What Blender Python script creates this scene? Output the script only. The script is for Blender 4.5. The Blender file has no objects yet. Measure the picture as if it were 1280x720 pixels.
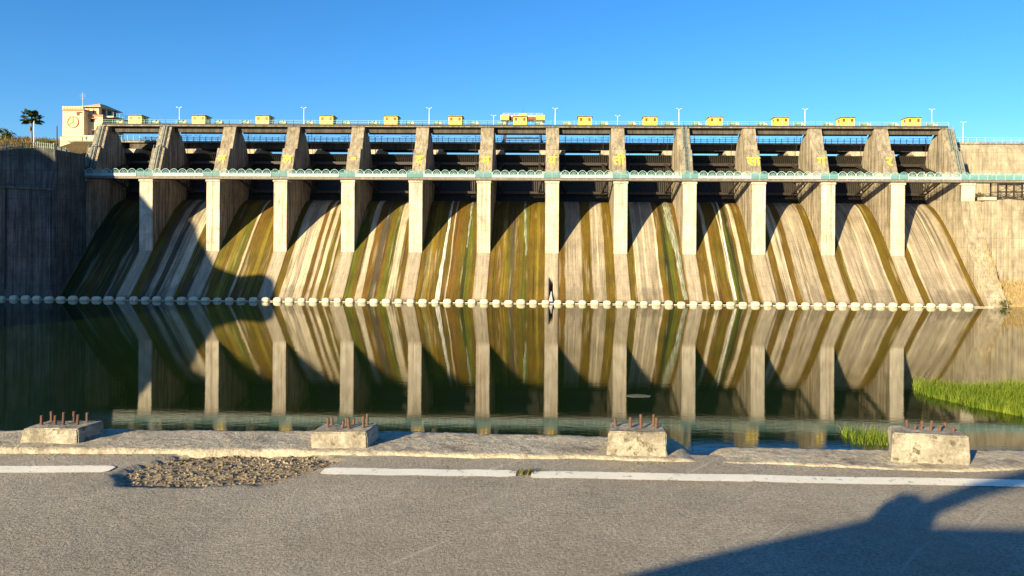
import bpy, bmesh, math, random
from mathutils import Vector, noise as mnoise
random.seed(7)
R = math.radians
sc = bpy.context.scene
col = sc.collection

# ------------------------------------------------------------------ camera
F, XP, YP, H, YAW, ROLL = 900., 671., 288., 15.0, 0.021, R(0.36)   # photo pixels (1280 wide)
cam_d = bpy.data.cameras.new('camera')
cam = bpy.data.objects.new('camera', cam_d); col.objects.link(cam); sc.camera = cam
cam_d.sensor_width = 36; cam_d.lens = 36 * F / 1280
cam_d.shift_x = -(XP - 640) / 1280; cam_d.shift_y = -(360 - YP) / 1280
cam_d.clip_start = 0.05; cam_d.clip_end = 6000
cam.location = (0, 0, H)
cam.rotation_mode = 'QUATERNION'
from mathutils import Matrix
cam.rotation_quaternion = (Matrix.Rotation(YAW, 3, 'Z') @ Matrix.Rotation(R(90), 3, 'X') @ Matrix.Rotation(ROLL, 3, 'Z')).to_quaternion()

# ------------------------------------------------------------------ light
SX, SZ = 0.74, 0.30                     # sunlight runs +SX in X and -SZ in Z for each metre of +Y
L = Vector((SX, 1, -SZ)).normalized()
ELEV = math.asin(-L.z)
w = bpy.data.worlds.new('World'); sc.world = w; w.use_nodes = True
nt = w.node_tree
sky = nt.nodes.new('ShaderNodeTexSky'); sky.sky_type = 'NISHITA'; sky.sun_disc = False
sky.sun_elevation = ELEV; sky.sun_rotation = math.atan2(-L.x, -L.y) % (2 * math.pi)
sky.air_density = 1.0; sky.dust_density = 0.25; sky.ozone_density = 6.0; sky.altitude = 300
bg = nt.nodes['Background']; bg.inputs[1].default_value = 0.067
hs = nt.nodes.new('ShaderNodeHueSaturation'); hs.inputs['Saturation'].default_value = 1.10; hs.inputs['Value'].default_value = 1.25
nt.links.new(sky.outputs[0], hs.inputs['Color']); nt.links.new(hs.outputs[0], bg.inputs[0])
sd = bpy.data.lights.new('sun', 'SUN'); sd.energy = 5.0; sd.angle = R(0.5); sd.color = (1.0, 0.82, 0.50)
sun = bpy.data.objects.new('sun', sd); col.objects.link(sun)
sun.rotation_mode = 'QUATERNION'; sun.rotation_quaternion = L.to_track_quat('-Z', 'Y')
sun.location = (-60, -110, 60)
sc.view_settings.view_transform = 'Standard'; sc.view_settings.look = 'None'
sc.view_settings.gamma = 1; sc.view_settings.exposure = 1.38; sc.view_settings.use_curve_mapping = False

# ------------------------------------------------------------------ pixel -> place helpers
cyw, syw, crl, srl = math.cos(YAW), math.sin(YAW), math.cos(ROLL), math.sin(ROLL)
def at(px, py, Y):                        # point of the plane Y seen at a photo pixel
    a, b = px - XP, py - YP
    u, v = a * crl + b * srl, -a * srl + b * crl
    t = u / F; X = Y * (t * cyw - syw) / (cyw + t * syw)
    return X, Y, H - v / F * (-X * syw + Y * cyw)
def on(px, py, Z):                        # point of the level Z seen at a photo pixel
    a, b = px - XP, py - YP
    u, v = a * crl + b * srl, -a * srl + b * crl
    d = (H - Z) * F / v; r = u / F * d
    return r * cyw - d * syw, r * syw + d * cyw, Z

# ------------------------------------------------------------------ mesh helpers
class MB:
    def __init__(s): s.v = []; s.f = []
    def add(s, vs, fs):
        n = len(s.v); s.v += [tuple(p) for p in vs]; s.f += [tuple(i + n for i in f) for f in fs]; return s
    def box(s, x0, x1, y0, y1, z0, z1):
        return s.add([(x0,y0,z0),(x1,y0,z0),(x1,y1,z0),(x0,y1,z0),(x0,y0,z1),(x1,y0,z1),(x1,y1,z1),(x0,y1,z1)],
                     [(3,2,1,0),(4,5,6,7),(0,1,5,4),(1,2,6,5),(2,3,7,6),(3,0,4,7)])
    def prism(s, pts, a, b, axis='x'):    # polygon in the two other axes, extruded from a to b
        n = len(pts)
        mk = {'x': lambda p, t: (t, p[0], p[1]), 'y': lambda p, t: (p[0], t, p[1]), 'z': lambda p, t: (p[0], p[1], t)}[axis]
        return s.add([mk(p, a) for p in pts] + [mk(p, b) for p in pts],
                     [tuple(range(n)), tuple(range(2*n-1, n-1, -1))] + [(i, i+n, (i+1) % n + n, (i+1) % n) for i in range(n)])
    def tube(s, p, q, r, n=6, r2=None):
        p, q = Vector(p), Vector(q); d = (q - p).normalized(); r2 = r if r2 is None else r2
        a = d.cross(Vector((0,0,1)) if abs(d.z) < .9 else Vector((1,0,0))).normalized(); b = d.cross(a)
        vs = []
        for c, rr in ((p, r), (q, r2)):
            for i in range(n):
                t = 2*math.pi*i/n; vs.append(c + a*math.cos(t)*rr + b*math.sin(t)*rr)
        return s.add(vs, [(i, (i+1) % n, (i+1) % n + n, i+n) for i in range(n)] + [tuple(range(n-1,-1,-1)), tuple(range(n, 2*n))])
    def path(s, pts, r, n=5):
        for a, b in zip(pts, pts[1:]): s.tube(a, b, r, n)
        return s
    def bar(s, p, q, wx, h):              # a beam of square section between two points
        p, q = Vector(p), Vector(q); d = (q - p).normalized()
        a = d.cross(Vector((0,0,1)) if abs(d.z) < .95 else Vector((1,0,0))).normalized() * wx/2; b = d.cross(a).normalized() * h/2
        vs = [c + sa*a + sb*b for c in (p, q) for sa, sb in ((-1,-1),(1,-1),(1,1),(-1,1))]
        return s.add(vs, [(0,1,5,4),(1,2,6,5),(2,3,7,6),(3,0,4,7),(3,2,1,0),(4,5,6,7)])
    def lathe(s, prof, c=(0,0,0), axis='z', n=14):
        vs = []
        for r, h in prof:
            for i in range(n):
                t = 2*math.pi*i/n; x, y = r*math.cos(t), r*math.sin(t)
                p = (x, y, h) if axis == 'z' else (h, x, y) if axis == 'x' else (x, h, y)
                vs.append((p[0]+c[0], p[1]+c[1], p[2]+c[2]))
        fs = [(k*n+i, k*n+(i+1) % n, (k+1)*n+(i+1) % n, (k+1)*n+i) for k in range(len(prof)-1) for i in range(n)]
        fs += [tuple(range(n-1,-1,-1)), tuple(range((len(prof)-1)*n, len(prof)*n))]
        return s.add(vs, fs)
    def mesh(s, name, mat, smooth=False, bevel=0, seg=1):
        me = bpy.data.meshes.new(name); me.from_pydata(s.v, [], s.f)
        bm = bmesh.new(); bm.from_mesh(me)
        bmesh.ops.recalc_face_normals(bm, faces=bm.faces)
        if bevel:
            es = [e for e in bm.edges if len(e.link_faces) == 2 and e.calc_face_angle(0) > 0.6]
            bmesh.ops.bevel(bm, geom=es, offset=bevel, segments=seg, affect='EDGES', clamp_overlap=True)
        bm.to_mesh(me); bm.free()
        if smooth: me.polygons.foreach_set('use_smooth', [True]*len(me.polygons))
        me.materials.append(mat)
        return me
    def build(s, name, mat, parent=None, smooth=False, bevel=0, seg=1, loc=None):
        return place(name, s.mesh(name, mat, smooth, bevel, seg), parent, loc)
def place(name, me, parent=None, loc=None, rz=0):
    o = bpy.data.objects.new(name, me); col.objects.link(o)
    if parent: o.parent = parent
    if loc: o.location = loc
    if rz: o.rotation_euler.z = rz
    return o
def tag(o, label=None, cat=None, group=None, kind=None):
    if label: o['label'] = label
    if cat: o['category'] = cat
    if group: o['group'] = group
    if kind: o['kind'] = kind
    return o
def thing(name, label, cat, loc=(0,0,0), group=None, rz=0):
    o = bpy.data.objects.new(name, None); col.objects.link(o); o.location = loc; o.rotation_euler.z = rz
    o.empty_display_size = 0.5
    return tag(o, label, cat, group)
def copy_tree(o, parent=None):
    c = o.copy(); col.objects.link(c); c.parent = parent
    for ch in list(o.children): copy_tree(ch, c)
    return c
def nz(x, y=0., z=0.): return mnoise.noise(Vector((x, y, z)))
def lerp(a, b, t): return a + (b - a) * t
ORD = ['first','second','third','fourth','fifth','sixth','seventh','eighth','ninth','tenth','eleventh','twelfth','thirteenth','fourteenth','fifteenth']

# ------------------------------------------------------------------ materials
class N:                                   # small node-graph helper
    def __init__(s, name):
        s.m = bpy.data.materials.new(name); s.m.use_nodes = True; s.t = s.m.node_tree
        s.b = s.t.nodes['Principled BSDF']; s.out = s.t.nodes['Material Output']
    def n(s, typ, **k):
        x = s.t.nodes.new(typ)
        for a, v in k.items(): setattr(x, a, v)
        return x
    def l(s, a, b): s.t.links.new(a, b)
    def coord(s, scale=(1,1,1), kind='Object'):
        if kind == 'World':
            g = s.n('ShaderNodeNewGeometry').outputs['Position']
        else: g = s.n('ShaderNodeTexCoord').outputs[kind]
        mp = s.n('ShaderNodeMapping'); mp.inputs['Scale'].default_value = scale; s.l(g, mp.inputs['Vector']); return mp.outputs[0]
    def noise(s, vec, scale, detail=4, rough=.6, dist=0):
        x = s.n('ShaderNodeTexNoise'); x.inputs['Scale'].default_value = scale; x.inputs['Detail'].default_value = detail
        x.inputs['Roughness'].default_value = rough; x.inputs['Distortion'].default_value = dist; s.l(vec, x.inputs['Vector']); return x.outputs['Fac']
    def ramp(s, fac, stops, interp='LINEAR'):
        r = s.n('ShaderNodeValToRGB'); r.color_ramp.interpolation = interp; e = r.color_ramp.elements
        while len(e) < len(stops): e.new(.5)
        for q, (p, c) in zip(e, stops): q.position = p; q.color = (*c, 1) if len(c) == 3 else c
        s.l(fac, r.inputs[0]); return r.outputs[0]
    def mix(s, fac, a, b, mode='MIX'):
        x = s.n('ShaderNodeMix', data_type='RGBA', blend_type=mode)
        if isinstance(fac, (int, float)): x.inputs[0].default_value = fac
        else: s.l(fac, x.inputs[0])
        for i, v in ((6, a), (7, b)):
            if isinstance(v, tuple): x.inputs[i].default_value = (*v, 1) if len(v) == 3 else v
            else: s.l(v, x.inputs[i])
        return x.outputs[2]
    def math(s, op, a, b=0.):
        x = s.n('ShaderNodeMath', operation=op)
        for i, v in ((0, a), (1, b)):
            if isinstance(v, (int, float)): x.inputs[i].default_value = v
            else: s.l(v, x.inputs[i])
        return x.outputs[0]
    def bump(s, h, strength=.3, dist=.02, prev=None):
        b = s.n('ShaderNodeBump'); b.inputs['Strength'].default_value = strength; b.inputs['Distance'].default_value = dist
        s.l(h, b.inputs['Height'])
        if prev is not None: s.l(prev, b.inputs['Normal'])
        s.l(b.outputs[0], s.b.inputs['Normal']); return b.outputs[0]
    def done(s, colr=None, rough=.8, spec=.3, metal=0):
        if colr is not None:
            if isinstance(colr, tuple): s.b.inputs['Base Color'].default_value = (*colr, 1)
            else: s.l(colr, s.b.inputs['Base Color'])
        if isinstance(rough, (int, float)): s.b.inputs['Roughness'].default_value = rough
        else: s.l(rough, s.b.inputs['Roughness'])
        s.b.inputs['Specular IOR Level'].default_value = spec; s.b.inputs['Metallic'].default_value = metal
        return s.m
def g3(v): return (v, v, v)

def concrete(name, base, dark, light, streak=.6, stain=(.05,.04,.03), lift=1.5, red=0):
    m = N(name)
    c = m.coord((1,1,1), 'World')
    big = m.noise(c, .25, 5, .6)
    colr = m.mix(m.ramp(big, [(.3, g3(0)), (.7, g3(1))]), base, light)
    st = m.noise(m.coord((1.7, 1.7, .07), 'World'), 1.0, 6, .65)
    colr = m.mix(m.math('MULTIPLY', m.ramp(st, [(.44, g3(0)), (.60, g3(1))]), streak), colr, dark)
    st2 = m.noise(m.coord((3.1, 3.1, .12), 'World'), 1.0, 4, .6, .3)
    colr = m.mix(m.math('MULTIPLY', m.ramp(st2, [(.54, g3(0)), (.66, g3(1))]), streak * .8), colr, stain)
    if red:
        st3 = m.noise(m.coord((2.3, 2.3, .03), 'World'), 1.0, 3, .5)
        colr = m.mix(m.math('MULTIPLY', m.ramp(st3, [(.58, g3(0)), (.66, g3(1))]), red), colr, (.30, .14, .07))
    # casting lifts: thin darker horizontal joints
    if lift:
        g = m.n('ShaderNodeNewGeometry'); sp = m.n('ShaderNodeSeparateXYZ'); m.l(g.outputs['Position'], sp.inputs[0])
        fr = m.math('FRACT', m.math('DIVIDE', m.math('ADD', sp.outputs[2], m.math('MULTIPLY', big, .15)), lift))
        ln = m.ramp(fr, [(0, g3(1)), (.05, g3(0)), (.96, g3(0)), (1, g3(1))])
        colr = m.mix(m.math('MULTIPLY', ln, m.math('MULTIPLY', big, .7)), colr, dark)
    mot = m.noise(m.coord((1,1,.6), 'World'), .75, 6, .7, .4)
    colr = m.mix(.55, colr, m.ramp(mot, [(.32, g3(.45)), (.5, g3(.95)), (.68, g3(1.35))]), 'MULTIPLY')
    fine = m.noise(c, 6, 5, .7)
    colr = m.mix(.35, colr, m.ramp(fine, [(.3, g3(.35)), (.7, g3(1))]), 'MULTIPLY')
    m.bump(m.math('ADD', fine, m.math('MULTIPLY', big, 2)), .5, .06)
    return m.done(colr, .88, .25)

def paint(name, c, rough=.55, dirt=.35, scale=1.2, rust=None):
    m = N(name); v = m.coord((1,1,1), 'World')
    n1 = m.noise(v, scale, 6, .65)
    colr = m.mix(m.math('MULTIPLY', m.ramp(n1, [(.42, g3(0)), (.72, g3(1))]), dirt), c, tuple(x*.35 for x in c))
    st = m.noise(m.coord((4,4,.4), 'World'), 1, 4, .6)
    colr = m.mix(m.math('MULTIPLY', m.ramp(st, [(.55, g3(0)), (.7, g3(1))]), dirt), colr, rust or tuple(x*.4 for x in c))
    m.bump(n1, .2, .01)
    return m.done(colr, rough, .4)

M = {}
M['col'] = concrete('column_concrete', (.52,.46,.37), (.22,.16,.10), (.64,.58,.47), .3, (.13,.10,.08), 1.5, .45)
M['pier'] = concrete('pier_concrete', (.31,.262,.185), (.085,.066,.046), (.45,.39,.29), .78, (.05,.042,.035), 1.5, .2)
M['nose'] = concrete('weathered_nose_concrete', (.28,.24,.175), (.12,.10,.07), (.38,.33,.245), .6, (.06,.05,.04), 1.2, .15)
M['wall'] = concrete('wall_concrete', (.30,.255,.18), (.12,.095,.065), (.46,.40,.29), .4, (.07,.055,.045), 2.0, .2)
M['darkwall'] = concrete('grey_wall_concrete', (.075,.076,.072), (.022,.022,.02), (.16,.16,.15), .6, (.015,.015,.014), 3.0)  # shade on the left wall put into this darker concrete colour
M['deck'] = concrete('deck_concrete', (.27,.245,.21), (.10,.09,.08), (.37,.34,.29), .6, (.06,.05,.045), 0)
M['dgird'] = concrete('shaded_girder_concrete', (.075,.066,.054), (.035,.03,.025), (.12,.105,.085), .6, (.03,.026,.022), 0)  # girder shade under the slabs put into this dark colour
M['beam'] = concrete('beam_concrete', (.42,.36,.28), (.2,.16,.12), (.5,.44,.35), .4, (.1,.08,.06), 0)
M['steel'] = paint('dark_gate_steel', (.030,.026,.021), .6, .6, 1.5, (.09,.04,.02))  # shade of the gate bays put into the near-black base
M['skin'] = paint('gate_skin_steel', (.028,.024,.019), .6, .6, 1.0, (.06,.03,.015))  # skin base darkened too, so the bay shade reads deeper
M['teal'] = paint('teal_paint', (.20,.42,.43), .5, .4, 1.0, (.30,.22,.14))
M['paleteal'] = paint('pale_teal_paint', (.36,.58,.57), .5, .3, 1.0, (.35,.3,.22))
M['paleteal2'] = paint('faded_white_paint', (.38,.48,.455), .5, .5, .7, (.30,.27,.2))
M['deepteal'] = paint('deep_teal_paint', (.09,.20,.21), .5, .4)
M['white'] = paint('white_paint', (.78,.77,.70), .5, .2, 1.0)
M['blue'] = paint('blue_rail_paint', (.10,.30,.52), .5, .3)
M['yellow'] = paint('yellow_paint', (.82,.58,.075), .5, .25, .8)
M['yelletter'] = paint('letter_yellow', (.88,.62,.04), .5, .07, 2.0)
M['brown'] = paint('brown_shutter', (.16,.06,.02), .5, .3)
M['redbrown'] = paint('red_oxide_paint', (.20,.05,.03), .5, .4)
M['cream'] = paint('machine_cream', (.62,.55,.33), .5, .45, 2.5)
M['green'] = paint('machine_green', (.20,.33,.25), .5, .4, 2.5)
M['navy'] = paint('dark_blue_steel', (.03,.04,.07), .5, .3)
M['stairm'] = paint('stair_steel', (.20,.24,.23), .5, .3)
M['galv'] = paint('galvanised_steel', (.5,.52,.54), .4, .25)
M['black'] = paint('black_rubber', (.02,.02,.02), .6, .2)
M['floatw'] = paint('float_plastic', (.66,.58,.41), .45, .5, 2.2, (.3,.27,.15))
M['cable'] = paint('boom_cable', (.7,.63,.5), .5, .2)
M['rust'] = paint('rusty_rebar', (.115,.058,.038), .8, .5, 30)
M['bwall'] = paint('building_wash', (.74,.55,.31), .85, .22, .5, (.5,.35,.2))
M['btrim'] = paint('building_trim', (.50,.22,.10), .8, .3, .6)
M['roofm'] = paint('building_roof', (.55,.41,.28), .8, .3, .6)
M['cpaint'] = paint('car_paint', (.45,.46,.48), .3, .05)

# ------------------------------------------------------------------ water, ground, banks
def water_mat():
    m = N('reservoir_water')
    c = m.coord((.55, 1.5, 1), 'World')
    n1 = m.noise(c, 1.3, 5, .6, .2)
    n2 = m.noise(m.coord((.10, .30, 1), 'World'), 1.0, 3, .5)
    patch = m.ramp(m.noise(m.coord((.02, .05, 1), 'World'), 1.0, 3, .5), [(.35, g3(.25)), (.65, g3(1))])
    h = m.math('ADD', m.math('MULTIPLY', m.math('MULTIPLY', n1, patch), .9), m.math('MULTIPLY', n2, .7))
    m.bump(h, .0095, .55)
    murk = m.noise(m.coord((.05, .09, 1), 'World'), 1.0, 3, .5)
    colr = m.mix(murk, (.004,.012,.004), (.010,.024,.005))
    m.done(colr, .02, .5); m.b.inputs['IOR'].default_value = 1.5
    return m.m
mb = MB(); mb.add([(-600,-400,0),(600,-400,0),(600,150.2,0),(-600,150.2,0)], [(0,1,2,3)])
tag(mb.build('water', water_mat()), kind='structure')
mud = concrete('river_mud', (.10,.085,.055), (.05,.04,.03), (.15,.12,.08), .3, (.05,.04,.03), 0)
mb = MB(); mb.add([(-3000,-3000,-6),(3000,-3000,-6),(3000,4000,-6),(-3000,4000,-6)], [(0,1,2,3)])
tag(mb.build('ground', mud), kind='structure')

def soil_mat(name, a, b, c_):
    m = N(name); v = m.coord((1,1,1), 'World')
    n1 = m.noise(v, .18, 6, .65); n2 = m.noise(v, 2.2, 5, .7)
    colr = m.mix(m.ramp(n1, [(.38, g3(0)), (.62, g3(1))]), a, b)
    colr = m.mix(m.ramp(n2, [(.5, g3(0)), (.7, g3(1))]), colr, c_)
    m.bump(n2, .8, .3); return m.done(colr, .95, .1)
M['soil'] = soil_mat('dry_hill_soil', (.16,.10,.05), (.10,.095,.03), (.06,.065,.02))
M['drysoil'] = soil_mat('dry_bank_soil', (.33,.25,.13), (.25,.19,.10), (.42,.33,.18))

def heightfield(name, xs, ys, fz, mat):
    mb = MB(); nx = len(xs)
    mb.v = [(x, y, fz(x, y)) for y in ys for x in xs]
    mb.f = [(j*nx+i, j*nx+i+1, (j+1)*nx+i+1, (j+1)*nx+i) for j in range(len(ys)-1) for i in range(nx-1)]
    me = bpy.data.meshes.new(name); me.from_pydata(mb.v, [], mb.f); me.polygons.foreach_set('use_smooth', [True]*len(me.polygons))
    me.materials.append(mat); o = place(name, me); return tag(o, kind='structure')
def frange(a, b, s):
    n = max(1, round((b-a)/s)); return [a + (b-a)*i/n for i in range(n+1)]

# unseen ridge added left of frame, shaped to shade the dam's left end
HY = 60.0                                 # where the added ridge stands, level with the open water
SHP = [(-120.4,150,33.6),(-106.3,152,33.4),(-101.9,156,29.4),(-101.1,157.5,26.1),(-91.6,157.8,23.0),(-88.5,157.8,19.1),(-81.5,163.2,16.0),(-78.9,159.9,12.4),(-75.4,157.2,9.3),(-73,155,6.7),(-66.9,153.3,4.8),(-61.9,153.8,5.3),(-59.2,152.6,4.1),(-57.8,150.3,1.5),(-57.1,148.9,-.5)]  # rim of its shade on the dam
OUT = sorted((x - SX*(y-HY), z + SZ*(y-HY)) for x, y, z in SHP)
OUT = [(OUT[0][0]-130, OUT[0][1]+18), (OUT[0][0]-15, OUT[0][1]+3)] + OUT + [(OUT[-1][0]+6, 10), (OUT[-1][0]+14, -3), (OUT[-1][0]+40, -8)]
def outline(c):
    for (a, b), (d, e) in zip(OUT, OUT[1:]):
        if a <= c <= d: return lerp(b, e, (c-a)/(d-a))
    return OUT[-1][1] if c > OUT[-1][0] else OUT[0][1]
def shade_ridge_z(x, y):
    t = abs(y-HY); z = outline(x - SX*(y-HY)*.4) - (SZ*1.05 + .2) * t
    return max(z + .8*nz(x*.15, y*.15)*min(1, t/6), -7)
heightfield('shade_ridge', frange(-330,-85,1.5), frange(0,HY-15,5)[:-1] + frange(HY-15,HY+15,1.5)[:-1] + frange(HY+15,110,5), shade_ridge_z, M['soil'])

# hill behind the left abutment
def lhill(x, y):
    t = min(1, max(0, (y-166)/45))
    z = 30.5 + 10.2*t + 1.2*nz(x*.05, y*.05) + .35*nz(x*.4, y*.4)
    if x > -112: z -= (x+112)*.5
    return z
heightfield('hill', frange(-420,-104,3), frange(157.5,166,2) + frange(168,300,4), lhill, M['soil'])

# ------------------------------------------------------------------ spillway chutes
PROF = [(146,-3),(148.9,0),(151.6,2.95),(154.4,6.0),(157.8,10.0),(159.6,12.1),(161.3,14.05),(163,15.8),(165,17.8),(167,19.45),(168.5,20.5),(170,21.25),(171.3,21.75),(172.5,22.0),(174.5,21.9),(177,21),(180,18)]
def zc(y):
    for (a, b), (d, e) in zip(PROF, PROF[1:]):
        if a <= y <= d: return lerp(b, e, (y-a)/(d-a))
    return PROF[-1][1]
C_, L_, A_, B_, G_, D_, K_ = (.315,.262,.185), (.47,.40,.28), (.112,.069,.003), (.125,.066,.006), (.088,.092,.004), (.020,.027,.004), (.065,.050,.032)
Y_ = (.19,.13,.012)
BANDS = [
 [(0,(.02,.025,.006)),(.3,(.05,.04,.008)),(.6,(.02,.025,.006)),(.8,(.05,.045,.035))],  # first bay: shade put into the colours, darker than the algae elsewhere
 [(0,A_),(.14,K_),(.26,C_),(.37,K_),(.46,C_),(.63,L_),(.76,A_),(.9,K_)],
 [(0,A_),(.22,Y_),(.34,G_),(.42,A_),(.47,L_),(.51,A_),(.56,B_),(.66,A_),(.74,Y_),(.83,A_)],
 [(0,A_),(.12,L_),(.27,C_),(.36,L_),(.5,B_),(.58,L_),(.64,B_),(.7,L_),(.77,A_),(.86,L_),(.9,A_)],
 [(0,G_),(.13,A_),(.2,L_),(.31,B_),(.42,K_),(.55,A_),(.62,G_),(.74,L_),(.87,A_)],
 [(0,A_),(.14,Y_),(.24,A_),(.46,B_),(.52,L_),(.54,B_),(.68,A_),(.78,D_),(.84,G_),(.92,A_)],
 [(0,A_),(.22,Y_),(.3,A_),(.36,K_),(.44,A_),(.56,G_),(.68,A_),(.84,Y_),(.9,A_)],
 [(0,B_),(.07,A_),(.12,C_),(.42,A_),(.6,C_),(.7,L_),(.74,C_),(.83,A_)],
 [(0,A_),(.12,L_),(.2,C_),(.3,L_),(.34,C_),(.53,L_),(.56,B_),(.62,A_),(.66,D_),(.75,G_),(.83,A_),(.93,B_)],
 [(0,A_),(.2,L_),(.27,B_),(.4,A_),(.5,L_),(.53,G_),(.62,D_),(.7,B_),(.75,L_),(.83,A_)],
 [(0,C_),(.06,A_),(.17,L_),(.25,C_),(.3,L_),(.34,B_),(.42,A_),(.46,C_),(.6,L_),(.62,C_),(.85,A_)],
 [(0,A_),(.14,L_),(.18,C_),(.5,L_),(.54,C_),(.76,L_),(.79,A_)],
 [(0,A_),(.12,L_),(.18,C_),(.6,L_),(.64,C_),(.90,A_)],
]
def chute_mat():
    m = N('stained_chute'); a = m.n('ShaderNodeAttribute', attribute_name='stain')
    v = m.coord((1,1,1), 'World')
    st = m.noise(m.coord((5.5,.16,.16), 'World'), 1.0, 6, .7)
    colr = m.mix(.6, a.outputs['Color'], m.ramp(st, [(.25, g3(.55)), (.5, g3(.95)), (.75, g3(1.35))]), 'MULTIPLY')
    fine = m.noise(v, 3.5, 6, .7)
    colr = m.mix(.4, colr, m.ramp(fine, [(.3, g3(.45)), (.7, g3(1.2))]), 'MULTIPLY')
    dr = m.noise(m.coord((11,.35,.35), 'World'), 1.0, 3, .6)
    colr = m.mix(m.math('MULTIPLY', m.ramp(dr, [(.64, g3(0)), (.74, g3(1))]), .16), colr, (.5,.44,.34))
    g = m.n('ShaderNodeNewGeometry'); sp = m.n('ShaderNodeSeparateXYZ'); m.l(g.outputs['Position'], sp.inputs[0])
    jn = m.ramp(m.math('FRACT', m.math('DIVIDE', m.math('ADD', sp.outputs[2], m.math('MULTIPLY', fine, .12)), 1.85)), [(0, g3(1)), (.035, g3(0)), (.97, g3(0)), (1, g3(1))])
    colr = m.mix(m.math('MULTIPLY', jn, m.math('MULTIPLY', m.ramp(m.noise(v, .35, 3, .5), [(.4, g3(0)), (.65, g3(1))]), .45)), colr, (.06,.05,.03))
    bl = m.noise(m.coord((1.6,.4,.4), 'World'), 1.0, 5, .65)
    colr = m.mix(.45, colr, m.ramp(bl, [(.3, g3(.45)), (.55, g3(1)), (.75, g3(1.35))]), 'MULTIPLY')
    m.bump(m.math('ADD', fine, st), .6, .05)
    return m.done(colr, .72, .3)
M['chute'] = chute_mat()
def grid_mesh(name, xs, ys, fz, fc, mat, skirt=0):
    nx = len(xs); vs = [(x, y, fz(x, y)) for y in ys for x in xs]
    fs = [(j*nx+i, j*nx+i+1, (j+1)*nx+i+1, (j+1)*nx+i) for j in range(len(ys)-1) for i in range(nx-1)]
    cs = [fc(x, y) for y in ys for x in xs] if fc else None
    if skirt:                              # sides going down so that the strip is a solid body
        for side in (0, nx-1):
            base = len(vs)
            for y in ys:
                vs.append((xs[side], y, fz(xs[side], y) - skirt))
                if cs: cs.append(fc(xs[side], y))
            for j in range(len(ys)-1):
                q = (j*nx+side, (j+1)*nx+side, base+j+1, base+j)
                fs.append(q if side == 0 else q[::-1])
    me = bpy.data.meshes.new(name); me.from_pydata(vs, [], fs)
    if fc:
        at_ = me.attributes.new('stain', 'FLOAT_COLOR', 'POINT')
        at_.data.foreach_set('color', [q for c in cs for q in (*c, 1)])
    me.polygons.foreach_set('use_smooth', [True]*len(me.polygons)); me.materials.append(mat)
    return me
PX = lambda k: 15.0*(k-6)                 # pier centre lines, k = -1 .. 12

dam = thing('spillway_dam', 'long concrete dam with tall piers and algae-streaked sloping spillway chutes', 'dam', (0, 157.8, 0))
def under(o): o.parent = dam; o.matrix_parent_inverse = dam.matrix_world.inverted() if False else Matrix.Translation((0,-157.8,0)); return o
CY = frange(146, 172, .6) + [173.2, 174.5, 176, 178, 180]
for j in range(13):
    x0, x1 = PX(j-1)+1.45, PX(j)-1.45; bands = BANDS[j]; sd_ = j*13.7
    def fc(x, y, bands=bands, x0=x0, x1=x1, sd_=sd_):
        u0 = (x-x0)/(x1-x0); w0 = nz(u0*6+sd_, y*.17); w1 = nz(u0*31+sd_, y*.55); u = u0 + .014*w0 + .006*w1
        c = bands[0][1]; clean = bands[0][1] in (C_, L_)
        for (p, q) in bands[1:]:
            wdt = .006 + .014*abs(nz(p*31+sd_, 3.3)); t = min(1, max(0, (u-p)/wdt+.5)); c = tuple(lerp(a, b, t) for a, b in zip(c, q))
            if t > .5: clean = q in (C_, L_)
        n1 = nz(u0*13+sd_*2, y*.10) + .5*nz(u0*37+sd_, y*.25) + .25*nz(u0*80, y*.6+sd_)
        if clean and n1 > .34: c = tuple(lerp(a, b, min(.6, (n1-.34)*1.8)) for a, b in zip(c, A_))
        if not clean and n1 < -.36: c = tuple(lerp(a, b, min(.4, (-n1-.36)*1.5)) for a, b in zip(c, L_))
        if not clean:
            h = nz(u0*19+sd_*3, y*.08); c = tuple(lerp(a, b, min(.5, abs(h)*.9)) for a, b in zip(c, G_ if h > -.1 else B_))
        s = 1 + .22*nz(u0*24+sd_, y*.05) + .2*nz(u0*70+sd_, y*.09) + .28*nz(u0*4+sd_, y*.33)
        d = nz(u0*52+sd_*1.7, y*.055+sd_)
        if d > .26: s *= lerp(1, .42, min(1, (d-.26)*4))
        if y < 149.5 + .5*nz(u0*9+sd_): s *= .75
        if clean and y < 151.5 + 1.5*nz(u0*7+sd_*1.1): c = tuple(lerp(a, b, .35) for a, b in zip(c, K_))
        return tuple(max(.003, a*s) for a in c)
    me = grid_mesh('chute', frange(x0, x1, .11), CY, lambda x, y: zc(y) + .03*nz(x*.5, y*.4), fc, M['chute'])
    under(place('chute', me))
under(MB().prism([(149.5,-5),(150,-1),(180,17),(180,-5)], -106.4, 91.4).build('foundation', M['pier']))

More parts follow.
